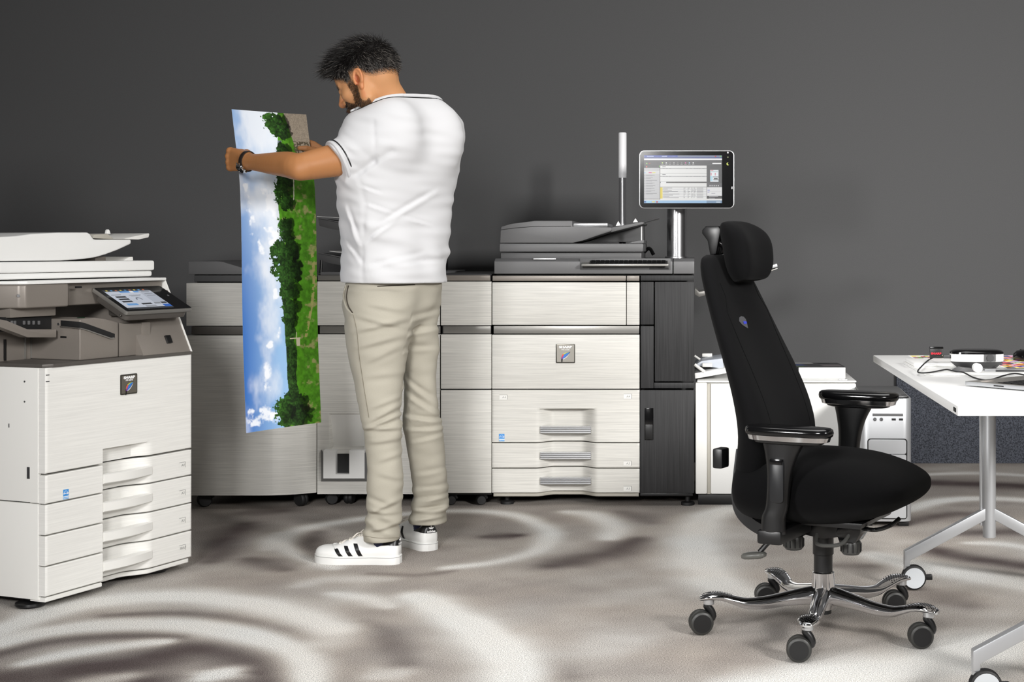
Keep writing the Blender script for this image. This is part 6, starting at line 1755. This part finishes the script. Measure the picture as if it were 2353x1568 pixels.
# ---- wristwatch
ax = (AW - AE).normalized()
wc = AW - ax * .006
av, aq = arms[0]
abv = BVHTree.FromPolygons([Vector(v) for v in av], [tuple(int(i) for i in q) for q in aq])
e1 = ax.cross(Vector((0, 0, 1))).normalized(); e2 = ax.cross(e1)
rg = []
for i in range(40):
    t = 2 * math.pi * i / 40
    d = e1 * math.cos(t) + e2 * math.sin(t)
    h = abv.ray_cast(wc + d * .1, -d)
    rg.append((h[0] if h[0] is not None else wc + d * .03) + d * .0008)
rl = np.array([(p - wc).length for p in rg]); rl = np.minimum(rl, np.median(rl) * 1.12)
for _ in range(3): rl = (np.roll(rl, 1) + rl + np.roll(rl, -1)) / 3
rg = [wc + (p - wc).normalized() * float(r) for p, r in zip(rg, rl)]
M_strap = mat('watch_strap', rgb(36, 28, 24), .5)
V_, F_ = [], []
for p in rg:
    d = (p - wc); d = (d - ax * d.dot(ax)).normalized()
    for (a_, b_) in ((-.0085, -.001), (-.0085, .0016), (-.006, .0024), (.006, .0024), (.0085, .0016), (.0085, -.001)): V_.append(p + ax * a_ + d * b_)
for i in range(40):
    for k in range(6): F_.append((i * 6 + k, i * 6 + (k + 1) % 6, ((i + 1) % 40) * 6 + (k + 1) % 6, ((i + 1) % 40) * 6 + k))
me = from_py(V_, F_)
bm = bmesh.new(); bm.from_mesh(me); bmesh.ops.recalc_face_normals(bm, faces=bm.faces); bm.to_mesh(me); bm.free()
ws = put('wristwatch', me, M_strap, man, 'auto')
# case towards the lower camera side
dcase = Vector((-.10, -.72, -.68)); dcase = (dcase - ax * dcase.dot(ax)).normalized()
h = abv.ray_cast(wc + dcase * .1, -dcase)
cc = h[0] + dcase * .002
lathe('watch_case', [(.016, 0), (.0185, .002), (.0185, .0075), (.0165, .0095), (.0150, .0095), (.0150, .0085), (0, .0085)], cc, M_chrome, ws, dcase, 32)
lathe('watch_dial', [(0, 0), (.0148, 0), (.0148, .0006), (0, .0006)], cc + dcase * .0086, M_blackG, ws, dcase, 28)
sd = ax.cross(dcase)
for s in (-1, 1): 
    for s2_ in (-1, 1): tube('lug', [cc + sd * s * .015 + ax * s2_ * .007 + dcase * .004, cc + sd * s * .022 + ax * s2_ * .007 - dcase * .001], .0024, M_chrome, ws, 8)
lathe('crown', [(0, 0), (.003, 0), (.003, .004), (0, .004)], cc + ax * .018 + dcase * .004, M_chrome, ws, ax, 12)
for a_, ln in ((.6, .008), (2.4, .011)): tube('hand', [cc + dcase * .0096, cc + dcase * .0096 + (ax * math.cos(a_) + sd * math.sin(a_)) * ln], .0005, M_silver, ws, 6)

# ---- socks and shoes
M_leather = mat('white_leather', rgb(238, 238, 236), .42, bump=(500, .06, .0006))
M_sole = mat('white_rubber', rgb(232, 232, 230), .5)
M_navy = mat('navy_sock', rgb(32, 36, 66), .95)
def shoe(hx, hy, ang, outer):
    """heel centre at hx, hy; local x towards the toe; outer = side with visible stripes (+1 left of the foot)"""
    R = Matrix.Translation((hx, hy, 0)) @ Matrix.Rotation(ang, 4, 'Z')
    Lh = .295
    prof = resample([  # x, half width, centre shift, top height
        (-.002, .020, .0, .088), (.006, .030, .0, .099), (.022, .036, .0, .099), (.050, .038, .0, .088), (.082, .038, .001, .083), (.105, .040, .002, .094), (.125, .042, .003, .101), (.155, .045, .004, .089), (.185, .048, .005, .075), (.215, .049, .004, .064), (.245, .0455, .001, .060), (.268, .039, -.002, .057), (.284, .028, -.004, .051), (.293, .013, -.005, .042)], 4)
    rings = []
    for x, hw, cs, tp in prof:
        ring = []
        for k in range(32):
            t = 2 * math.pi * k / 32
            c, s = math.cos(t), math.sin(t)
            zlo, zmid = .022, .022 + (tp - .022) * .38
            if s >= 0:
                yy = hw * abs(c) ** (2 / 2.5) * (1 if c > 0 else -1); zz_ = zmid + (tp - zmid) * abs(s) ** (2 / (2.2 if x > .2 else 1.9)); 
                yy *= (1 - .32 * abs(s) * (1 if .06 < x < .2 else .55))
            else:
                yy = hw * abs(c) ** (2 / 4) * (1 if c > 0 else -1); zz_ = zmid - (zmid - zlo) * abs(s) ** (2 / 4)
            ring.append(R @ Vector((x, yy + cs, zz_)))
        rings.append(ring)
    me = loft_me(rings)
    up = put('shoe', me, M_leather, man, True)
    pv = [v for r in rings for v in r]
    bvh = BVHTree.FromPolygons(pv, [tuple(p.vertices) for p in me.polygons])
    # sole
    out = [(x, cs + hw * 1.0 + .0022) for x, hw, cs, tp in prof] ; inn = [(x, cs - hw * 1.0 - .0022) for x, hw, cs, tp in reversed(prof)]
    ol = [(-.006, .014)] + out + [(.298, .002), (.298, -.012)] + inn + [(-.006, -.014)]
    me = from_bm(prism_bm(ol, 'z', 0, .029, .0025, 2)); me.transform(R); so = put('sole', me, M_sole, up, 'auto')
    me = tube_me([R @ Vector((a, b, .0245)) for a, b in ol], .0008, 6, True); put('sole_stitch', me, M_greyI, so)
    def cast(x, z, side, off=.0008):
        o = R @ Vector((x, side * .2, z)); d = (R.to_3x3() @ Vector((0, -side, 0)))
        h = bvh.ray_cast(o, d)
        return h[0] - d * off if h[0] is not None else None
    def patch(name, fn, nu_, nv_, m, side):
        V, F = [], []
        for i in range(nu_ + 1):
            for j in range(nv_ + 1):
                p = cast(*fn(i / nu_, j / nv_), side)
                V.append(p if p is not None else R @ Vector((0, 0, .05)))
        for i in range(nu_):
            for j in range(nv_): F.append((i * (nv_ + 1) + j, (i + 1) * (nv_ + 1) + j, (i + 1) * (nv_ + 1) + j + 1, i * (nv_ + 1) + j + 1))
        return put(name, from_py(V, F), m, up, True)
    for side in (1, -1):
        for i in range(3):
            xb, xt = .188 - i * .033, .196 - i * .033 + .012
            zt = .055 + .0085 * i
            def fn(u_, v_, xb=xb, xt=xt, zt=zt):
                c = xb + (xt - xb) * v_ - .010 * math.sin(math.pi * v_) * 0
                return (c + (u_ - .5) * .0145, .030 + (zt - .030) * v_)
            patch('stripe', fn, 3, 8, M_black, side)
        patch('heel_wing', lambda u_, v_: (.024 + .050 * u_, .067 - .004 * u_ + v_ * (.0155 - .004 * u_)), 10, 4, M_black, side)
        tube('collar_lining', [p for p in [cast(x_, z_, side, .0) for x_, z_ in [(.012, .094), (.035, .091), (.06, .0835), (.085, .0795), (.10, .086)]] if p is not None], .003, mat('cream_lining', rgb(214, 206, 192), .8), up, 8)
    # heel tab at the back, with emblem
    def castb(th, z, off=.0009):
        d = R.to_3x3() @ Vector((math.cos(th), -math.sin(th), 0))
        o = R @ Vector((.034, 0, z)) - d * .2
        h = bvh.ray_cast(o, d); return h[0] - d * off if h[0] is not None else o + d * .17
    V, F = [], []
    for i in range(19):
        for j in range(7):
            th = math.radians(-81 + 9 * i); e_ = abs(i - 9) / 9
            V.append(castb(th, .0625 + .004 * e_ + (.034 - .017 * e_ ** 1.5) * j / 6))
    for i in range(18):
        for j in range(6): F.append((i * 7 + j, i * 7 + 7 + j, i * 7 + 8 + j, i * 7 + j + 1))
    tab = put('heel_tab', from_py(V, F), M_black, up, True)
    def onheel(me):
        for v in me.vertices: v.co = castb(-v.co.x / .036, .0695 + v.co.y, .0018)
        return me
    put('lettering', onheel(text_me('adidas', .0115, 0, 1.05, .0003)), M_whiteI, tab)
    leaf = []
    for a_, sc_, w_ in ((90, 1.0, .42), (145, .92, .40), (35, .92, .40)):
        a_ = math.radians(a_)
        pts = []
        for k in range(12):
            t = 2 * math.pi * k / 12
            lx, ly = .0062 * sc_ * (1 + math.cos(t)) , .0070 * w_ * math.sin(t)
            pts.append((lx * math.cos(a_) - ly * math.sin(a_), .0085 + lx * math.sin(a_) + ly * math.cos(a_)))
        leaf.append((pts, (1, 1, 1, 1)))
    leaf = [(p, rgb(245, 245, 245)) for p, _ in leaf]
    put('trefoil_emblem', onheel(paint_me(leaf, .0)), M_print, tab)
    # shell toe ridge, laces, tongue
    tube('toe_cap_ridge', [p for p in [cast2(bvh, R, .232 - .022 * abs(t) ** 1.5, t * .044) for t in [i / 8 for i in range(-8, 9)]] if p is not None], .0016, M_leather, up, 6)
    for i in range(6):
        x_ = .205 - i * .017
        q = [cast2(bvh, R, x_ + (.006 if (i % 2) else -.004) * (t / .022), t) for t in (-.022, -.012, 0, .012, .022)]
        q = [p + Vector((0, 0, .0015)) for p in q if p is not None]
        if len(q) > 2: tube('lace', spline(q, 3), .0028, mat('lace_cotton', rgb(226, 220, 210), .9), up, 8, flat=(1.3, .8))
    for s in (-1, 1): tube('lace_bow', spline([R @ Vector((.118, s * .006, .103)), R @ Vector((.135, s * .030, .106)), R @ Vector((.150, s * .034, .092)), R @ Vector((.138, s * .016, .098))], 5), .0022, mat('lace_cotton', rgb(226, 220, 210), .9), up, 8)
    me = loft_me([superring(.064, 0, z_, a_, b_, (1, 0, 0), (0, 1, 0), 28, 2.3) for z_, a_, b_ in ((.05, .038, .024), (.085, .040, .028), (.14, .038, .030))]); me.transform(R)
    put('sock', me, M_navy, up, True)
    return up
def cast2(bvh, R, x, y):
    o = R @ Vector((x, y, .3)); h = bvh.ray_cast(o, Vector((0, 0, -1)))
    return h[0] + Vector((0, 0, .0008)) if h[0] is not None else None
fa = math.atan2(.10, -1)
hx, hy = X(917, 5.17), 5.172
shoe(hx, hy, fa, 1)
fb = math.atan2(.78, -.62)
shoe(X(990, 5.385), 5.385, fb, 1)

# ------------------------------------------------------------------ the long print in his hands
def print_sheet():
    LE = [(248, 522), (300, 530.5), (360, 541), (420, 549), (500, 553.5), (600, 555.5), (700, 557), (800, 560), (900, 565), (994, 570)]
    nu_, nv_ = 230, 860
    py = np.linspace(248, 994, nv_)
    px = np.interp(py, [a for a, _ in LE], [b for _, b in LE])
    k = np.ones(41) / 41; px = np.concatenate([px[:20], np.convolve(px, k, 'same')[20:-20], px[-20:]])
    d0 = 5.20
    xl = (px - CX) * d0 / FPX; xm = (556 - CX) * d0 / FPX
    o = (xm - xl) / .71
    yl = d0 + .70 * o; zl = CAMZ - (py - CY) * d0 / FPX
    zl = zl + (py > 570) * 0
    u = np.linspace(0, 1, nu_)
    U, Vv = np.meshgrid(u, np.linspace(0, 1, nv_), indexing='ij')
    lift = .012 * Vv ** 2
    Xg = xl[None] + .205 * U; Yg = yl[None] + .21 * U; Zg = zl[None] + lift * U - .006 * np.sin(math.pi * U) * 0
    bow = .008 * np.sin(math.pi * U)
    Xg = Xg - .71 * bow; Yg = Yg + .70 * bow
    # ---- the printed landscape, lying on its side: sky at the left, meadow at the right
    s, t = U.ravel(), Vv.ravel()          # s across (sky 0 .. ground 1), t along
    C = np.zeros((len(s), 3))
    c = lambda r, g, b: np.array(rgb(r, g, b)[:3])
    blue = sstep(.1, .75, t)[:, None]
    deep = c(140, 172, 214) * (1 - blue) + c(56, 108, 184) * blue
    pale = c(204, 220, 238) * (1 - blue) + c(150, 188, 228) * blue
    g = np.clip(s / .5, 0, 1)[:, None]
    C[:] = deep * (1 - g) + pale * g
    big = fbm(s * 3.2 + 5, t * 7.0, 5, 12)
    bright = sstep(.46, .82, big + .30 * (1 - sstep(.0, .40, t)) - .10 * sstep(.4, .7, t) + .10 * sstep(.25, .5, s))[:, None] * .78
    C = C * (1 - bright) + c(238, 241, 246) * bright
    for (cs, ct, rs, rt) in ((.10, .30, .07, .035), (.14, .36, .06, .03), (.27, .43, .05, .03), (.38, .29, .12, .05), (.42, .40, .11, .05), (.44, .58, .05, .02), (.30, .62, .05, .02), (.48, .70, .04, .02), (.36, .74, .05, .015), (.22, .955, .22, .035), (.42, .965, .12, .03), (.08, .24, .05, .02), (.30, .84, .08, .05)):
        e = ((s - cs) / rs) ** 2 * .8 + ((t - ct) / rt) ** 2 * .8 + 3.2 * (fbm(s * 13, t * 46, 5, 7) - .5)
        a = (1 - sstep(-.2, .6, e))[:, None] * .85
        C = C * (1 - a) + c(246, 248, 252) * a
    # horizon line and ground
    hz = np.interp(t, [0, .05, .15, .25, .35, .45, .55, .65, .75, .85, .92, 1], [.62, .60, .54, .50, .52, .53, .52, .56, .575, .58, .60, .58]) + .01 * (fbm(t * 40, t * 0, 3, 2) - .5)
    grn = fbm(s * 30, t * 90, 4, 21)
    G = c(78, 136, 32)[None] * (.45 + 1.1 * grn[:, None])
    far = (s < .80)[:, None]
    G = np.where(far, G * np.array([[1.08, 1.1, .9]]), G)
    worn = sstep(.60, .78, fbm(s * 14, t * 60, 5, 33) + .10 * sstep(.85, 1, s))[:, None]
    G = G * (1 - worn * .75) + c(168, 156, 110) * worn * .75
    path = ((np.abs(s - (.86 - .1 * np.sin(t * 9))) < .018) & (t > .45) & (t < .72))[:, None]
    G = np.where(path & (fbm(s * 20, t * 70, 3, 88) > .47)[:, None], c(160, 156, 96)[None] * (.8 + .4 * grn[:, None]), G)
    gravel = ((s > .70 + .9 * (t - 0)) & (t < .17))[:, None]
    G = np.where(gravel, c(176, 162, 144)[None] * (.72 + .5 * vnoise(s * 140, t * 500, 5)[:, None]), G)
    twigs = ((t > .09) & (t < .17) & (s > .78) & (vnoise(s * 60, t * 200, 9) > .55))[:, None]
    G = np.where(twigs, c(98, 88, 70)[None], G)
    m = (s > hz)[:, None]
    C = np.where(m, G, C)
    town = ((s > hz) & (s < hz + .05) & (((t > .09) & (t < .15)) | ((t > .36) & (t < .42)) | ((t > .7) & (t < .74))))[:, None]
    C = np.where(town, c(120, 132, 140)[None] * (.6 + .9 * vnoise(s * 60, t * 260, 3)[:, None]), C)
    belt = ((s > hz) & (s < hz + .10 + .06 * fbm(t * 30, s * 3, 3, 8)) & (t > .55) & (t < .93))[:, None]
    tn = vnoise(s * 70, t * 260, 13)[:, None] * .45 + vnoise(s * 30, t * 110, 14)[:, None] * .3 + vnoise(s * 12, t * 45, 15)[:, None] * .25
    C = np.where(belt, c(44, 78, 28)[None] * (.10 + 2.4 * tn ** 2), C)
    # trees (crown centre, size), painted dark to light, with cast shade to the right
    for (cs, ct, rs, rt) in ((.55, .03, .16, .035), (.63, .06, .12, .03), (.62, .13, .10, .035), (.56, .25, .12, .05), (.60, .21, .11, .04), (.62, .29, .10, .03), (.58, .36, .11, .032), (.60, .395, .10, .025), (.55, .445, .17, .042), (.62, .44, .14, .035), (.58, .505, .19, .045), (.64, .51, .14, .04), (.62, .57, .14, .035), (.64, .62, .12, .03), (.62, .66, .10, .03), (.60, .935, .20, .045), (.62, .97, .22, .04), (.52, .95, .12, .03)):
        e = ((s - cs) / rs) ** 2 + ((t - ct) / rt) ** 2 + 1.7 * (fbm(s * 20, t * 74, 5, 41) - .5) + .5 * (vnoise(s * 75, t * 280, 6) - .5)
        es = ((s - cs - rs * .75) / (rs * .62)) ** 2 + ((t - ct) / (rt * .95)) ** 2 + 1.4 * (fbm(s * 24, t * 90, 4, 3) - .5)
        sh = (1 - sstep(.55, .85, es))[:, None] * .8
        C = C * (1 - sh)
        mm = (e < .82)[:, None]
        lt_ = np.clip(.75 - 1.1 * (s - cs) / rs * .5, .2, 1.4)[:, None]
        C = np.where(mm, c(50, 92, 30)[None] * (.12 + 2.2 * tn ** 2.2) * lt_, C)
    rail = ((np.abs(s - (.715 + .02 * np.sin(t * 11))) < .006) & (t > .08) & (t < .42) & (fbm(s * 3, t * 9, 2, 70) > .45))[:, None]
    C = np.where(rail, c(214, 210, 190)[None], C)
    for t0, s0, dt, ds in ((.722, .72, .02, .004), (.722, .70, .002, .07), (.735, .74, .012, .02)):
        C = np.where(((np.abs(t - t0) < dt) & (np.abs(s - s0) < ds))[:, None], c(206, 196, 170)[None], C)
    me = grid_me(np.stack([Xg.ravel(), Yg.ravel(), Zg.ravel()], 1), nu_, nv_)
    vcol(me, C)
    # second face gives the paper its thickness
    t_ = thing('landscape_print', 'long glossy landscape print of sky, trees and meadow held upright by the man', 'print', (float(xl[280] + .1), float(yl[280] + .1), float(Zg.min())), 0, True)
    M_gloss = mat('glossy_print', (1, 1, 1, 1), .35, spec=.4, attr='Col')
    me2 = grid_me(np.stack([Xg[::6, ::8].ravel() - .0003, Yg[::6, ::8].ravel() + .0003, Zg[::6, ::8].ravel()], 1), Xg[::6, ::8].shape[0], Xg[::6, ::8].shape[1])
    put('printed_face', me, M_gloss, t_, True)
    put('paper_back', me2, M_paper, t_, True)
print_sheet()
